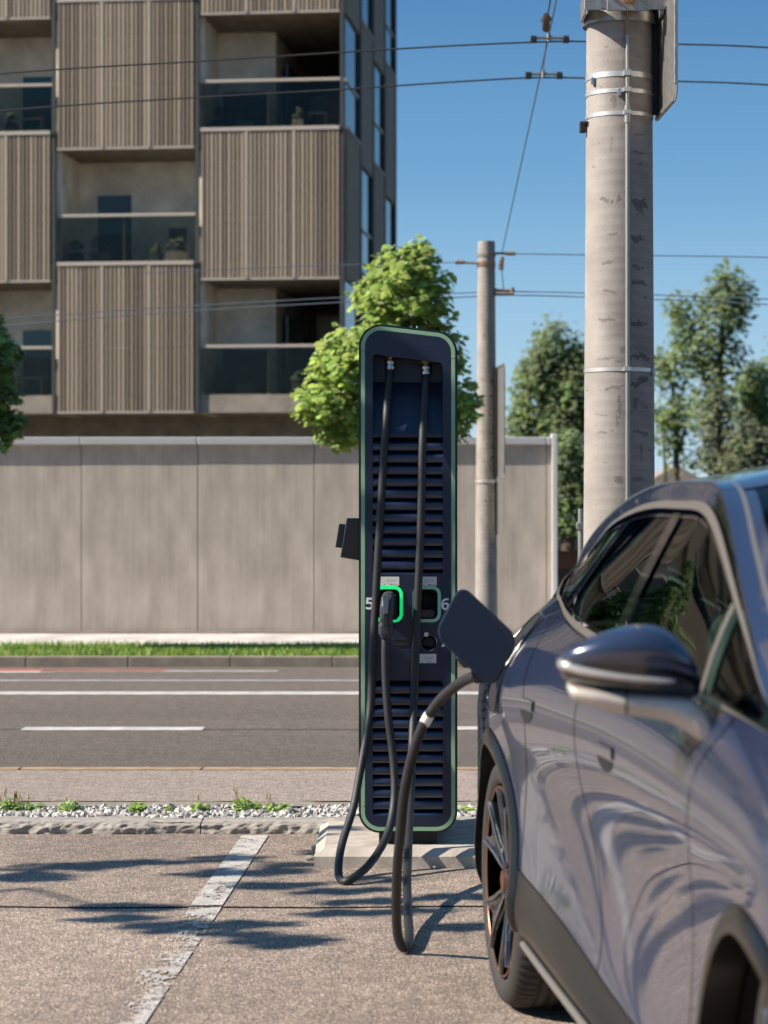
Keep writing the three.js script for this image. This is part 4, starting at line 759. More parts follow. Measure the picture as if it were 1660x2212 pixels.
  function section(z) {
    const id = Math.round(z * 2000); let s = cache.get(id); if (s) return s;
    const X = keys.map(k => k.x(z)), Y = keys.map(k => k.y(z)), lo = [0, 1, 2, 3, 4, 5], hi = [5, 6, 7, 8, 9];
    s = { xl: spline(lo, lo.map(i => X[i])), yl: spline(lo, lo.map(i => Y[i])), xh: spline(hi, hi.map(i => X[i])), yh: spline(hi, hi.map(i => Y[i])), X, Y };
    // between belt and rail the side glass is nearly straight
    cache.set(id, s); return s;
  }
  function pt(v, z) {                                                                       // v: 0 sill bottom .. 5 belt .. 6 window top .. 7 roof edge .. 9 centre line
    const s = section(z); if (v <= 5) return [s.xl(v), s.yl(v)];
    if (v < 6) { const t = v - 5, b = Math.sin(t * Math.PI) * .008; return [mix(s.X[5], s.X[6], t) + b, mix(s.Y[5], s.Y[6], t)]; }
    return [s.xh(v), s.yh(v)];
  }
  const P3 = (v, z, out = 0, side = -1) => { const [x, y] = pt(v, z); if (!out) return V(side * x, y, z); const e = .02, [x1, y1] = pt(Math.min(9, v + e), z), [x0, y0] = pt(Math.max(0, v - e), z); let nx = y1 - y0, ny = -(x1 - x0); const L = Math.hypot(nx, ny) || 1; return V(side * (x + nx / L * out), y + ny / L * out, z); };
  function vAt(y, z, a = .05, b = 5) { for (let i = 0; i < 26; i++) { const m = (a + b) / 2; if (pt(m, z)[1] < y) a = m; else b = m; } return (a + b) / 2; }
  function surf(fn, nu, nv, out = 0, side = -1) {                                           // fn(u, v) -> [v, z]
    const g = grid(nu, nv, (u, v) => { const [a, z] = fn(u, v); return P3(a, z, out, side); });
    // smooth normals of the surface itself, so that neighbouring panels reflect as one skin
    const nrm = new Float32Array((nu + 1) * (nv + 1) * 3); let o = 0;
    for (let j = 0; j <= nv; j++) for (let i = 0; i <= nu; i++) {
      let [a, z] = fn(i / nu, j / nv); a = clamp(a, .03, 8.97); if (Math.abs(a - 5) < .03) a = a < 5 ? 4.97 : 5.03; const e = .02, dv = P3(a + e, z, 0, side).sub(P3(a - e, z, 0, side)), dz = P3(a, z + .01, 0, side).sub(P3(a, z - .01, 0, side));
      const n = dv.cross(dz); if (n.x * side < 0 && Math.abs(n.x) > Math.abs(n.y) || (n.y < 0 && Math.abs(n.y) >= Math.abs(n.x))) n.negate(); n.normalize(); nrm.set([n.x, n.y, n.z], o); o += 3;
    }
    g.setAttribute('normal', new THREE.BufferAttribute(nrm, 3));
    // make triangle winding agree with the normals
    const p = g.attributes.position, ix = g.index.array, A = V(), B = V(), C = V();
    const k = ix.length / 6 | 0, q = (k - k % 3); A.fromBufferAttribute(p, ix[q]); B.fromBufferAttribute(p, ix[q + 1]); C.fromBufferAttribute(p, ix[q + 2]); const fnorm = B.clone().sub(A).cross(C.clone().sub(A)); const n0 = V(nrm[ix[q] * 3], nrm[ix[q] * 3 + 1], nrm[ix[q] * 3 + 2]);
    if (fnorm.dot(n0) < 0) for (let t = 0; t < ix.length; t += 3) { const s = ix[t + 1]; ix[t + 1] = ix[t + 2]; ix[t + 2] = s; }
    return g;
  }
  const WZ = [0, 2.90], WR = .3685, AO = .445, AI = .40, AY = [.372, .335];                                   // axles, wheel radius, arch cladding outer and inner radius
  const archY = (z, R) => { let y = -1; WZ.forEach((c, i) => { const d = Math.abs(z - c); if (d < R) y = Math.max(y, AY[i] + Math.sqrt(R * R - d * d)); }); return y; };
  const cladTop = z => { const s = section(z); return Math.max(s.Y[2], archY(z, AO)); };
  const vLow = z => vAt(cladTop(z), z) + .012;
  // shut lines z(t), t from lower edge to belt
  const cutA = t => mix(.50, .62, smooth(0, .5, t)) - .36 * smooth(.25, 1, t) * 0 + .0;      // rear wing / rear door
  const cutR = t => .47 + .12 * smooth(.1, .6, t) - .20 * smooth(.55, 1, t);
  const cutB = t => 1.50 - .26 * smooth(0, .55, t) - .02 * smooth(.5, 1, t);                // rear door / front door
  const cutC = t => 2.37 + .06 * smooth(0, .4, t) + .10 * smooth(.5, 1, t);                 // front door / wing
  const panel = (zA, zB, nu, nv, top = 4.985) => surf((u, t) => { const z = mix(zA(t), zB(t), u), lo = vLow(z); return [mix(lo, top, t), z]; }, nu, nv);
  const gap = .0048;
  mesh('rear_wing', panel(() => -.93, t => cutR(t) - gap, 110, 60), M.paint, CAR);
  const rearDoor = mesh('rear_door', panel(t => cutR(t) + gap, t => cutB(t) - gap, 70, 60), M.paint, CAR);
  const frontDoor = mesh('front_door', panel(t => cutB(t) + gap, t => cutC(t) - gap, 80, 60), M.paint, CAR);
  mesh('front_wing', panel(t => cutC(t) + gap, () => 3.66, 110, 60), M.paint, CAR);
  // dark inner shell closes everything behind the gaps; the far flank is painted
  const shell = [surf((u, t) => { const z = mix(-.90, 3.6, u); return [mix(vAt(archY(z, AO + .02) < 0 ? .3 : archY(z, AO + .02), z), 5, t), z]; }, 120, 16, -.016)];
  mesh('inner_shell', shell, M.shell, CAR);
  mesh('far_side', surf((u, t) => { const z = mix(-.93, 3.66, u); return [mix(vLow(z), 5, t), z]; }, 120, 30, 0, 1), M.paint, CAR);
  mesh('far_sill', surf((u, t) => { const z = mix(-.9, 3.6, u); return [mix(vAt(Math.max(.26, archY(z, AI)), z), vLow(z), t), z]; }, 120, 6, 0, 1), M.cladding, CAR);
  mesh('far_window_band', surf((u, t) => [mix(5, 6.05, t), mix(-.6, 2.7, u)], 60, 10, 0, 1), M.pillar, CAR);
  // roof, pillars, tail
  const roofZ0 = -.9, both = (f, a, b) => [surf(f, a, b, 0, -1), surf(f, a, b, 0, 1)];
  mesh('roof', both((u, t) => [mix(7.04, 9, t), mix(.18, 1.72, u)], 60, 24), M.paint, CAR);
  mesh('side_rail', both((u, t) => [mix(6.005, 6.99, t), mix(roofZ0, 1.72, u)], 90, 16), M.paint, CAR);
  mesh('roof_seam', both((u, t) => [mix(6.985, 7.045, t), mix(-.2, 2.66, u)], 90, 2).concat([surf((u, t) => [mix(6.985, 7.045, t), mix(-.2, 2.66, u)], 90, 2, -.004)]), M.trim, CAR);
  mesh('hatch', both((u, t) => [mix(7.04, 9, t), mix(roofZ0, .17, u)], 40, 20), M.pillar, CAR);
  mesh('front_pillar', both((u, t) => [mix(6.50, 6.985, t), mix(1.725, 2.82, u)], 50, 12), M.paint, CAR);
  mesh('pillar_cover', both((u, t) => [mix(6.008, 6.49, t), mix(1.725, 2.80, u)], 50, 8), M.pillar, CAR);
  mesh('rear_quarter', both((u, t) => [mix(4.985, 6.05, t), mix(roofZ0, -.13, u)], 40, 14), M.paint, CAR);
  const wsTop = 1.74, wsB = 2.80;
  mesh('windscreen', both((u, t) => [mix(7.16, 9, t), mix(wsTop, wsB, u)], 40, 20), M.carGlass, CAR);
  mesh('screen_edge', [surf((u, t) => [mix(7.045, 7.16, t), mix(wsTop, wsB, u)], 40, 3)], M.paint, CAR);
  mesh('screen_edge', surf((u, t) => [mix(7.045, 7.16, t), mix(wsTop, wsB, u)], 40, 3, 0, 1), M.paint, CAR);
  mesh('bonnet', both((u, t) => [mix(5.03, 9, t), mix(2.83, 3.66, u)], 40, 40), M.paint, CAR);
  mesh('nose', grid(30, 12, (u, v) => { const a = mix(-1, 1, u), s = Math.sqrt(Math.max(0, 1 - a * a)), w = mix(.62, .5, v); return V(a * w, mix(.3, .9, v), 3.66 + .10 * s); }), M.paint, CAR);
  mesh('tailgate', grid(30, 12, (u, v) => { const a = mix(-1, 1, u), s = Math.sqrt(Math.max(0, 1 - a * a)), w = mix(.70, .56, v); return V(a * w, mix(.34, 1.07, v), -.93 - .07 * s); }), M.paint, CAR);
  mesh('tail_lamp', [surf((u, t) => [mix(4.15, 4.93, t), mix(-.925, -.74, u)], 12, 8, .008), surf((u, t) => [mix(4.15, 4.93, t), mix(-.925, -.74, u)], 12, 8, .008, 1)], M.redLens, CAR);
  mesh('underbody', box(1.56, .10, 4.3, 0, .24, 1.4), M.shell, CAR);
  mesh('cabin_floor', box(1.5, .3, 2.6, 0, .45, 1.2), M.shell, CAR);
  // sill cladding with blade, wheel arch cladding
  const sz0 = AO + .0, sz1 = WZ[1] - AO;
  mesh('sill_cladding', surf((u, t) => { const z = mix(.33, WZ[1] - .33, u), lo = vAt(Math.max(.30, archY(z, AI + .01)), z), hi = vAt(cladTop(z), z); return [mix(Math.min(lo, hi), hi, t), z]; }, 110, 10, .002), M.cladding, CAR);
  mesh('sill_blade', tube([...Array(24)].map((_, i) => { const z = mix(.62, 2.42, i / 23); const p = P3(vAt(.305 - .02 * i / 23, z), z, .014); return p; }), .010, 80, 8), std([.14, .13, .12], .4), CAR);
  mesh('sill_underside', surf((u, t) => { const z = mix(.44, WZ[1] - .44, u); return [mix(.02, vAt(.31, z), t), z]; }, 60, 6, .001), M.cladding, CAR);
  WZ.forEach((c, wi) => {
    const ring = [], R = (r, f, o) => { const y = AY[wi] + r * Math.sin(f), z = c + r * Math.cos(f); return P3(vAt(y, clamp(z, -.92, 3.68), .02), clamp(z, -.92, 3.68), o); };
    const f0 = -.16, f1 = Math.PI + .22;
    ring.push(grid(80, 8, (u, v) => { const f = mix(f0, f1, u), bulge = Math.sin(v * Math.PI * .5); return R(mix(AO + .004, AI, v), f, .003 + .013 * Math.sin(Math.min(1, v * 1.6) * Math.PI / 2)); }));
    ring.push(grid(80, 3, (u, v) => { const f = mix(f0, f1, u), p = R(AI, f, .016); p.x += v * .07; return p; }));
    const A = mesh('wheel_arch', ring, M.cladding, CAR);
    mesh('arch_liner', grid(60, 3, (u, v) => { const f = mix(-.3, Math.PI + .3, u), p = R(AI + .015, f, 0); p.x = mix(-.86, -.45, v); return p; }), M.shell, A);
    mesh('arch_wall', new THREE.CircleGeometry(.45, 40).rotateY(-Math.PI / 2).translate(-.46, WR + .03, c), M.shell, A);
  });
  for (const c of WZ) mesh('arch_liner', grid(40, 2, (u, v) => { const f = mix(-.2, Math.PI + .2, u); return V(mix(.5, .9, v), WR + .03 + AI * Math.sin(f), c + AI * Math.cos(f)); }), M.shell, CAR);
  // side windows
  const winLo = z => 5.10 + .62 * smooth(.16, -.10, z) ** 1.3, winHi = z => 5.90 + .028 * smooth(1.4, 1.9, z) - .06 * smooth(.2, -.1, z);
  const pane = (name, zA, zB, mat, lo = winLo, hi = winHi) => mesh(name, surf((u, t) => { const z = mix(zA(t), zB(t), u); return [mix(lo(z), hi(z), t), z]; }, 40, 16, -.006), mat, CAR);
  const pB0 = t => 1.27 + .06 * t, pB1 = t => 1.37 + .05 * t;                               // B pillar edges
  const q0 = t => .46 + .30 * t, q1 = t => .52 + .30 * t;
  pane('quarter_window', () => -.09, t => q0(t), M.privacy);
  pane('rear_window', q1, pB0, M.privacy);
  const fEnd = t => 2.62 - .98 * t;                                                          // front edge follows the A pillar
  pane('front_window', pB1, t => mix(2.255, 2.19, t), M.carGlass, z => 5.085, winHi);
  pane('mirror_triangle', t => mix(2.30, 2.235, t), () => 2.66, M.privacy, z => 5.08, z => 5.938);
  const strip = (name, f, nu, nv, mat, out) => mesh(name, surf(f, nu, nv, out), mat, CAR);
  strip('b_pillar_cover', (u, t) => [mix(5.09, 5.92, t), mix(pB0(t) + .002, pB1(t) - .002, u)], 6, 12, M.pillar, .0);
  strip('quarter_bar', (u, t) => { const z = mix(q0(t) + .002, q1(t) - .002, u); return [mix(winLo(z), winHi(z), t), z]; }, 6, 12, M.pillar, .0);
  strip('triangle_bar', (u, t) => [mix(5.08, 5.92, t), mix(mix(2.262, 2.197, t), mix(2.290, 2.225, t), u)], 3, 10, M.trim, .006);
  // bright frame round the windows
  mesh('window_frame', [
    surf((u, t) => [mix(5.02, 5.075, t), mix(.28, 2.74, u)], 80, 4, .006),
    surf((u, t) => { const z = mix(-.12, 2.70, u), a = smooth(1.4, 1.9, z); return [mix(mix(5.945, 5.940, a), mix(5.995, 6.005, a), t), z]; }, 100, 4, .006),
    surf((u, t) => { const z = mix(-.13, .28, u), w = winLo(z); return [mix(mix(5.02, w - .13, smooth(.28, .0, z)), w - .02, t), z]; }, 30, 4, .006),
    surf((u, t) => { const z = mix(-.155, -.095, u); return [mix(winLo(z) - .16, 6.05, t), z]; }, 5, 8, .006),
  ], M.trim, CAR);
  mesh('glass_rubber', [surf((u, t) => [mix(5.086, 5.105, t), mix(.2, 2.66, u)], 70, 2, -.002), surf((u, t) => [mix(5.895, 5.915, t), mix(-.1, 2.66, u)], 70, 2, -.002)], M.pillar, CAR);
  // flush door handles: a plate set in a dark joint, with a dark finger pocket below its front end
  for (const [door, z0, y0] of [[rearDoor, .62, .94], [frontDoor, 1.58, .915]]) {
    const q = (za, zb, ya, yb, o, taper = 0) => surf((u, t) => { const z = mix(za, zb, u), k = taper * u; return [vAt(mix(ya + k * (yb - ya) * .5, yb - k * (yb - ya) * .2, t), z), z]; }, 10, 6, o);
    mesh('handle', q(z0 - .090, z0 + .090, y0 - .015, y0 + .015, .0045), M.paint, door);
    mesh('finger_pocket', surf((u, t) => { const z = mix(z0 - .085, z0 + .085, u), w = Math.sin(Math.PI * u) ** .6; return [vAt(mix(y0 - .0185 - .030 * w, y0 - .0180, t), z), z]; }, 16, 4, .0016), M.shell, door);
  }
  // seats and wheel seen faintly through the front window
  for (const [x, z] of [[-.38, 1.72], [.38, 1.72], [-.38, .85], [.38, .85]]) {
    const s = mesh('seat', [new RoundedBoxGeometry(.50, .62, .14, 3, .06).rotateX(-.22).translate(x, .92, z - .32), new RoundedBoxGeometry(.50, .16, .5, 3, .06).translate(x, .62, z)], M.seat, CAR);
    mesh('head_rest', new RoundedBoxGeometry(.27, .19, .10, 3, .045).rotateX(-.15).translate(x, 1.30, z - .39), M.seat, s);
  }
  mesh('dashboard', box(1.5, .2, .5, 0, .96, 2.55, .05), M.shell, CAR);
  mesh('steering_wheel', new THREE.TorusGeometry(.18, .015, 8, 32).rotateX(-.4).translate(.38, .98, 2.24), M.shell, CAR);
  // wheels
  function wheel(parent, zc) {
    const W = new THREE.Group(); W.name = 'wheel'; parent.add(W); W.position.set(-.79, WR, zc);   // local: x outward negative, tread centre
    const hw = .127, prof = [[.285, -.112], [.292, -.122], [.305, -.128], [.325, -.1285], [.342, -.124], [.355, -.113], [.3625, -.098], [.3665, -.082], [.368, -.06], [.3685, -.052], [.361, -.050], [.361, -.043], [.3685, -.041], [.3685, -.018], [.361, -.016], [.361, -.009], [.3685, -.007], [.3685, .018], [.361, .02], [.361, .028], [.3685, .03], [.368, .06], [.3665, .08], [.36, .1], [.345, .12], [.31, .128], [.285, .115]];
    const sip = 76, NU = sip * 6, cutAt = k => k % 6 === 0;
    const tyre = grid(NU, prof.length - 1, (u, v) => { const i = Math.round(u * NU) % NU, j = Math.round(v * (prof.length - 1)); let [r, x] = prof[j]; const ph = (i / 6) % 1; if ((j >= 6 && j <= 8 || j >= 21 && j <= 23) && ph < .2) r -= .006; const a = i / NU * Math.PI * 2 + (j >= 9 && j < 21 ? .012 * Math.sin(j) : 0); return V(x, r * Math.cos(a), r * Math.sin(a)); });
    const c0 = M.tyre; mesh('tyre', tyre, c0, W);
    const lathe = (pts, seg = 96) => new THREE.LatheGeometry(pts.map(([r, x]) => new THREE.Vector2(r, x)), seg).rotateZ(Math.PI / 2).scale(-1, 1, 1).rotateX(0);
    // after the turn, lathe y runs along x; outward is -x
    const rimOut = lathe([[.250, .10], [.258, -.05], [.262, -.10], [.268, -.112], [.277, -.119], [.284, -.118], [.287, -.110], [.285, -.10]].map(([r, x]) => [r, x]));
    const rim = mesh('rim', rimOut, M.rimBlack, W);
    mesh('rim_lip', new THREE.TorusGeometry(.276, .0035, 8, 90).rotateY(Math.PI / 2).translate(-.1195, 0, 0), M.rimCopper, rim);
    mesh('brake_disc', new THREE.CylinderGeometry(.17, .17, .02, 48).rotateZ(Math.PI / 2).translate(.0, 0, 0), M.disc, W);
    mesh('hub', new THREE.CylinderGeometry(.052, .07, .08, 30).rotateZ(Math.PI / 2).translate(-.068, 0, 0), M.rimBlack, rim);
    mesh('hub_cap', new THREE.CylinderGeometry(.030, .032, .012, 30).rotateZ(Math.PI / 2).translate(-.111, 0, 0), M.rimCopper, rim);
    for (let k = 0; k < 5; k++) {
      const a = k / 5 * Math.PI * 2 + .28, turn = g => g.rotateX(a);
      const shape = poly([[-.030, .03], [.030, .03], [.036, .10], [.058, .20], [.088, .262], [.062, .268], [.030, .225], [0, .205], [-.030, .225], [-.062, .268], [-.088, .262], [-.058, .20], [-.036, .10]]);
      const sp = extrude(shape, .028, .006).rotateY(-Math.PI / 2);                             // depth along -x, shape x along z
      const pp = sp.attributes.position; for (let i = 0; i < pp.count; i++) { const r = pp.getY(i); pp.setX(i, pp.getX(i) - .062 - .03 * smooth(.05, .26, r) + .012 * smooth(.2, .26, r) * 0); } sp.computeVertexNormals();
      const S = mesh('spoke', turn(sp), M.rimBlack, rim);
      const facet = s => { const g = poly([[s * .006, .055], [s * .014, .055], [s * .040, .16], [s * .080, .262], [s * .072, .264], [s * .030, .17]]); const e = extrude(g, .004, .001).rotateY(-Math.PI / 2); const q = e.attributes.position; for (let i = 0; i < q.count; i++) q.setX(i, q.getX(i) - .0985 - .03 * smooth(.05, .26, q.getY(i))); e.computeVertexNormals(); return turn(e); };
      mesh('polished_edge', [facet(1), facet(-1)], M.rimSilver, S);
      const ins = extrude(poly([[-.011, .215], [0, .207], [.011, .215], [.045, .262], [.038, .266], [0, .226], [-.038, .266], [-.045, .262]]), .005, .001).rotateY(-Math.PI / 2).translate(-.098, 0, 0);
      mesh('copper_insert', turn(ins), M.rimCopper, S);
      mesh('wheel_bolt', turn(new THREE.CylinderGeometry(.009, .009, .02, 6).rotateZ(Math.PI / 2).translate(-.10, .045, 0).rotateX(.6)), M.rimSilver, rim);
    }
    return W;
  }
  const w1 = wheel(CAR, WZ[0]);
  const w2 = w1.clone(); w2.name = 'wheel_001'; w2.position.set(-.765, WR, WZ[1] + .05); w2.rotation.y = -.10; CAR.add(w2);
  for (const [i, z] of WZ.entries()) { const w = w1.clone(); w.name = `wheel_00${i + 2}`; w.position.set(.79, WR, z); w.rotation.y = Math.PI; CAR.add(w); }
  // open charging flap and its bay
  {
    const d = 6.66, c = [[988, 1274], [938, 1372], [1064, 1490], [1122, 1378]].map(([x, y]) => local(x, y, d));
    const o = c[2].clone(), ex = c[3].clone().sub(c[2]), ey = c[1].clone().sub(c[2]), w = ex.length(), h = ey.length();
    const nrm = ex.clone().cross(ey).normalize(), exn = ex.clone().normalize(), eyn = nrm.clone().cross(exn).normalize();
    const sh = ey.dot(exn) / h, g = extrude(roundedRect(0, 0, w, ey.dot(eyn), .038), .009, .003, 8).translate(0, 0, -.0045), p = g.attributes.position;
    const skew = ey.dot(exn) / ey.dot(eyn);
    for (let i = 0; i < p.count; i++) { const a = p.getX(i) + p.getY(i) * skew, b = p.getY(i), bow = -.010 * ((p.getY(i) / h) ** 2); const q = o.clone().addScaledVector(exn, a).addScaledVector(eyn, b).addScaledVector(nrm, p.getZ(i) + bow); p.setXYZ(i, q.x, q.y, q.z); }
    g.computeVertexNormals(); const flap = mesh('charging_flap', g, M.flapPaint, CAR);
    const hinge = mesh('flap_hinge', [rod(local(1118, 1402, 6.70), local(1121, 1420, 6.66), .012, .012, 8), rod(local(1112, 1416, 6.68), local(1128, 1428, 6.62), .008, .008, 8)], M.steel, flap);
    const bay = surf((u, t) => [mix(3.55, 4.78, t), mix(-.02, .20, u)], 12, 12, .0025);
    mesh('charging_bay', bay, M.blackMatt, CAR);
    mesh('bay_rim', [tube([...Array(25)].map((_, i) => { const a = i / 24 * Math.PI * 2; return P3(4.16 + .62 * Math.sign(Math.sin(a)) * Math.abs(Math.sin(a)) ** .5, .09 + .112 * Math.sign(Math.cos(a)) * Math.abs(Math.cos(a)) ** .5, .004); }), .004, 80, 6)], M.pillar, CAR);
  }
  // door mirror
  {
    const d = 4.46, K = d / F, pos = (x, y, dd) => local(x, y, d + dd);
    // stations from the tip to the root: [px x, top y, bottom y, depth]
    const loft = (st, e0 = 0, e1 = Math.PI * 2, n = 36, pw = .8, rows = 8) => grid(n, (st.length - 1) * rows, (u, v) => {
      const t = v * (st.length - 1), k = Math.min(st.length - 2, Math.floor(t)), f = t - k, g = (i) => { const q0 = st[Math.max(0, k - 1)][i], q1 = st[k][i], q2 = st[k + 1][i], q3 = st[Math.min(st.length - 1, k + 2)][i]; return .5 * (2 * q1 + (q2 - q0) * f + (2 * q0 - 5 * q1 + 4 * q2 - q3) * f * f + (3 * q1 - q0 - 3 * q2 + q3) * f ** 3); };
      const a = mix(e0, e1, u), s = Math.sin(a), c = Math.cos(a), ym = (g(1) + g(2)) / 2, yr = (g(2) - g(1)) / 2;
      return pos(g(0), ym - Math.sign(s) * Math.abs(s) ** pw * yr, g(4) + -Math.sign(c) * Math.abs(c) ** pw * g(3));
    });
    const head = mesh('door_mirror', loft([[1209, 1425, 1436, .010, .0], [1216, 1412, 1462, .035, .0], [1240, 1396, 1478, .055, 0], [1290, 1374, 1492, .075, 0], [1345, 1358, 1503, .082, 0], [1400, 1352, 1508, .082, 0], [1445, 1366, 1508, .074, 0], [1485, 1402, 1508, .06, 0], [1506, 1440, 1506, .045, 0], [1514, 1468, 1498, .02, 0]]), M.pillar, CAR);
    mesh('mirror_cap', loft([[1211, 1420, 1429, .012, -.004], [1218, 1408, 1432, .037, -.004], [1241, 1392, 1440, .058, -.004], [1290, 1370, 1450, .078, -.004], [1345, 1354, 1458, .086, -.004], [1400, 1348.5, 1464, .086, -.004], [1446, 1362.5, 1468, .078, -.004], [1487, 1400, 1470, .063, -.004], [1508, 1438, 1471, .046, -.004]], -1.35, Math.PI + 1.35), M.paint, head);
    mesh('turn_lamp', loft([[1204, 1424, 1440, .012, -.002], [1212, 1422, 1447, .042, -.002], [1240, 1431, 1458, .062, -.002], [1300, 1443, 1469, .0805, -.002], [1360, 1453, 1477, .0865, -.002], [1420, 1460, 1481, .084, -.002], [1452, 1464, 1479, .077, -.002], [1460, 1468, 1474, .07, -.002]], -1.5, 1.5, 24, .7), M.lampStrip, head);
    mesh('mirror_glass', grid(10, 6, (u, v) => pos(mix(1225, 1490, u), mix(1400, 1490, v), .055)), M.rimSilver, head);
    // lower housing and curved foot
    mesh('lower_housing', loft([[1226, 1474, 1490, .03, .0], [1240, 1478, 1512, .05, 0], [1280, 1484, 1527, .062, 0], [1330, 1490, 1541, .064, 0], [1352, 1493, 1545, .064, 0]]), M.mirrorFoot, head);
    mesh('foot', loft([[1354, 1493, 1545, .064, 0], [1400, 1496, 1551, .062, .0], [1450, 1500, 1562, .058, -.005], [1492, 1508, 1586, .054, -.012], [1520, 1532, 1606, .05, -.012], [1541, 1566, 1614, .045, -.008], [1554, 1588, 1608, .03, 0]]), M.mirrorFoot, head);
    mesh('foot_joint', loft([[1351.5, 1491.5, 1546.5, .0655, 0], [1355.5, 1492, 1547, .0655, 0]], 0, Math.PI * 2, 30, .8, 1), M.blackMatt, head);
  }
}

// ------------------------------------------------------------------ weeds on the gravel
{
  const r = rng(83);
  function weed(x, y, w, h, label, dry) {
    const o = at(x, y, 10.98).setY(.04), k = 10.98 / F, leaves = [], stems = [];
    const n = Math.round(26 + w * h * .05);
    for (let i = 0; i < n; i++) { const u = (r() - .5) * w * k, v = r() ** 1.2 * h * k * (1 - .5 * Math.abs(u) / (w * k)), z = (r() - .5) * .09; leaves.push({ p: V(o.x + u, o.y + v, o.z + z), n: V((r() - .5) * 1.4, .7 + r(), .4 + (r() - .5)), s: .018 + .022 * r(), a: r() * 6.28 }); if (i % 3 === 0) stems.push(rod(V(o.x + u * .3, o.y - .01, o.z), V(o.x + u, o.y + v, o.z + z), .0015, .001, 4)); }
    const W = thing('weed', label, 'weed'); mesh('leaves', leafGeo(leaves, 'oval'), M.weed, W); mesh('stem', stems, M.weed, W);
    if (dry) { const s = [], hd = []; for (let i = 0; i < dry; i++) { const u = (r() - .5) * w * k, b = V(o.x + u * .5, o.y, o.z), t = V(o.x + u, o.y + h * k * (1.0 + .9 * r()), o.z + (r() - .5) * .05); s.push(rod(b, t, .0022, .0016, 5)); hd.push(new THREE.SphereGeometry(1, 6, 5).scale(.004, .016, .004).translate(t.x, t.y, t.z)); } mesh('seed_stalk', [...s, ...hd], M.dryWeed, W); }
  }
  weed(22, 1750, 46, 26, 'low green weed with tall dry seed stalks at the left edge', 6);
  weed(62, 1748, 60, 20, 'wide flat green weed with dry stalks, second from the left edge', 4);
  weed(150, 1752, 44, 22, 'small green weed with thin stalk, third from the left edge', 1);
  weed(298, 1748, 42, 18, 'round low bright green weed on open gravel left of the bay line');
  weed(436, 1752, 40, 20, 'small bright green weed straight behind the bay line end', 1);
  weed(534, 1750, 56, 30, 'largest green weed, bushy, right of the bay line', 2);
  weed(602, 1748, 52, 18, 'flat spreading weed between the largest weed and the slab', 2);
  weed(364, 1765, 20, 8, 'tiny green sprout low on the gravel by the kerb');
  weed(1012, 1752, 26, 9, 'tiny green sprout on gravel between column and car wheel');
}
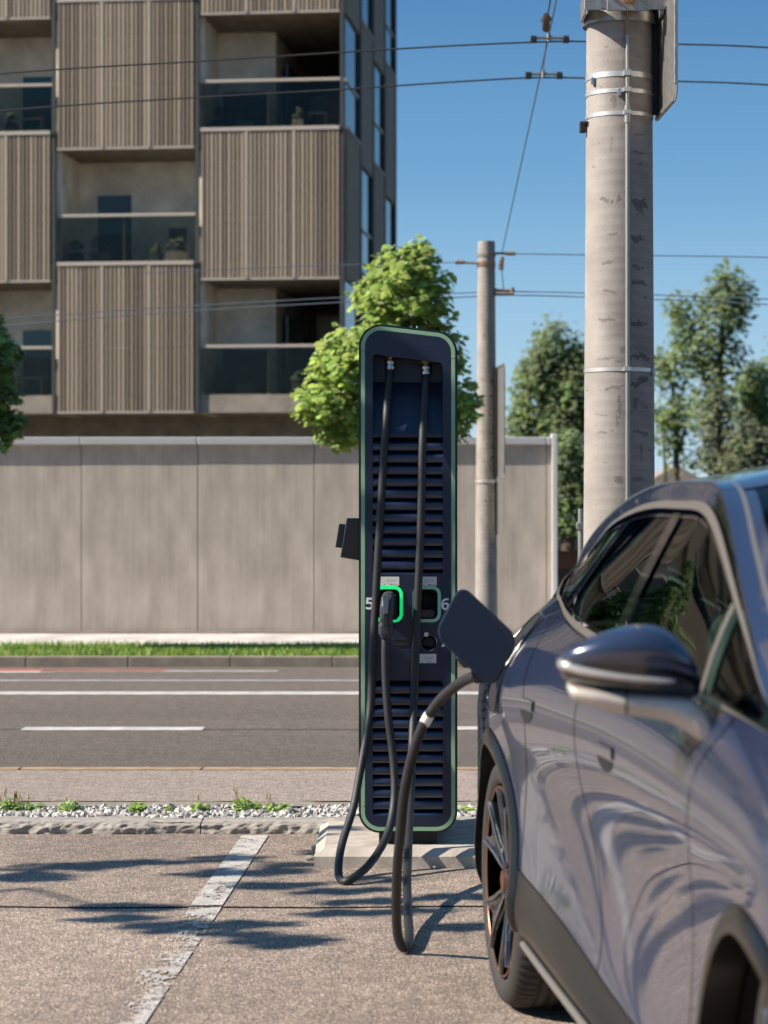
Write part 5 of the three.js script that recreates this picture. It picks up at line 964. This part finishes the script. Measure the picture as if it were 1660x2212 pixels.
// ------------------------------------------------------------------ tree left of the bay whose outer twigs shade the asphalt
{
  const r = rng(99), T = thing('parking_tree', 'leafy tree beside the parking bay, its twigs shading the asphalt', 'tree'), leaves = [], wood = [];
  const G = (x, y) => { const d = F * EYE / (y - 1106); return V((x - 830) / F * d, 0, -d); };
  const ray = SUN.clone().multiplyScalar(1 / SUN.y), trunkTop = V(-11.2, 4.0, -5.0);
  const lift = (g, h) => g.clone().addScaledVector(ray, h);
  // [shadow centre x, y, half width px, half height px, height of the twig, leaves]
  const spots = [[70, 1893, 95, 12, 4.4, 62], [190, 1872, 80, 8, 4.4, 34], [330, 1862, 90, 6, 4.3, 30], [482, 1856, 60, 8, 4.1, 26], [470, 1886, 62, 9, 4.1, 34], [570, 1884, 70, 9, 4.0, 30], [600, 1913, 82, 8, 3.8, 38], [270, 1958, 96, 8, 4.0, 44], [225, 1982, 54, 7, 3.9, 22], [375, 2000, 66, 15, 3.8, 46], [536, 1994, 56, 10, 3.6, 28], [605, 2030, 80, 16, 3.5, 52], [500, 2016, 36, 6, 3.6, 12], [745, 1925, 74, 8, 3.6, 30], [740, 1970, 72, 8, 3.5, 28], [800, 1948, 60, 8, 3.5, 26], [985, 1937, 70, 8, 3.4, 30], [880, 1965, 60, 8, 3.3, 20], [700, 1840, 26, 5, 3.9, 12], [760, 1826, 40, 6, 3.9, 14], [1000, 2000, 50, 10, 3.2, 22], [120, 1870, 90, 6, 4.4, 26], [640, 1868, 50, 5, 4.0, 14], [820, 1900, 40, 7, 3.6, 12]];
  const twigs = spots.map(([x, y, hw, hh, h, n]) => {
    const g = G(x, y), gx = G(x + hw, y).x - g.x, gz = Math.abs(G(x, y + hh).z - g.z), c = lift(g, h);
    for (let i = 0; i < n * .75; i++) { const q = inBlob(r); leaves.push({ p: V(c.x + q.x * gx * .95, c.y + q.y * .10, c.z + q.z * gz), n: V(SUN.x + (r() - .5) * 1.2, SUN.y + (r() - .5) * 1.2, SUN.z + (r() - .5) * 1.2), s: .075 + .05 * r(), a: r() * 6.28 }); }
    return c;
  });
  // twigs that dapple the charging column: [x, y on the column, half width px, half height px, distance along the sun, leaves]
  for (const [x, y, hw, hh, h, n] of [[880, 800, 80, 46, 2.5, 120], [905, 880, 70, 40, 2.5, 80], [850, 960, 50, 36, 2.6, 60], [900, 1050, 70, 40, 2.8, 70], [850, 1150, 60, 30, 3.0, 50], [920, 1190, 50, 34, 3.0, 50], [910, 1500, 60, 50, 3.2, 60], [860, 1640, 60, 40, 3.3, 50], [930, 1700, 40, 40, 3.3, 40]]) {
    const g = at(x, y, 9.6), c = g.clone().addScaledVector(SUN, h / SUN.y);
    for (let i = 0; i < n; i++) { const q = inBlob(r), side = q.x * hw / F * 9.6 * .24; leaves.push({ p: V(c.x + side, c.y + q.y * hh / F * 9.6 * 1.0, c.z + q.x * hw / F * 9.6 * .22 + q.z * .03), n: V(SUN.x + (r() - .5) * 1.2, SUN.y + (r() - .5) * 1.2, SUN.z + (r() - .5) * 1.2), s: .05 + .035 * r(), a: r() * 6.28 }); }
    twigs.push(c);
  }
  const chain = (pts, r0, r1) => pts.slice(1).forEach((p, i) => wood.push(rod(pts[i], p, mix(r0, r1, i / (pts.length - 1)), mix(r0, r1, (i + 1) / (pts.length - 1)), 7)));
  const main = [trunkTop, lift(G(-120, 1880), 4.4), lift(G(100, 1878), 4.4), lift(G(280, 1868), 4.3), lift(G(421, 1862), 4.2), lift(G(560, 1860), 4.1), lift(G(690, 1869), 4.0)];
  chain(main, .04, .006);
  const second = [trunkTop, lift(G(-300, 1960), 4.2), lift(G(60, 1918), 4.1), lift(G(170, 1948), 4.0), lift(G(270, 1958), 4.0)]; chain(second, .03, .005);
  chain([lift(G(170, 1948), 4.0), lift(G(375, 2000), 3.8), lift(G(536, 1996), 3.6), lift(G(605, 2030), 3.5)], .008, .003);
  chain([lift(G(560, 1860), 4.1), lift(G(600, 1913), 3.8), lift(G(745, 1925), 3.6), lift(G(960, 1890), 3.4)], .008, .003);
  chain([lift(G(600, 1913), 3.8), lift(G(740, 1970), 3.5), lift(G(1000, 2000), 3.2)], .006, .003);
  // crown and trunk, away to the left
  const crown = foliage([{ c: V(-12.2, 5.0, -4.6), r: [1.6, 1.3, 1.6], n: 800 }, { c: V(-12.8, 6.2, -4.0), r: [1.4, 1.0, 1.4], n: 500 }], r, .11, { clump: 6, spread: .12 });
  mesh('crown', leafGeo(leaves.concat(crown)), M.leafDeep, T);
  wood.push(rod(V(-12, -.02, -4.6), V(-11.9, 2.6, -4.7), .13, .11, 12), rod(V(-11.9, 2.6, -4.7), trunkTop, .10, .06, 10), rod(V(-11.9, 2.6, -4.7), V(-12.4, 6.0, -4.2), .10, .03, 10));
  mesh('trunk', wood, M.bark, T);
}
renderer.render(scene, camera);
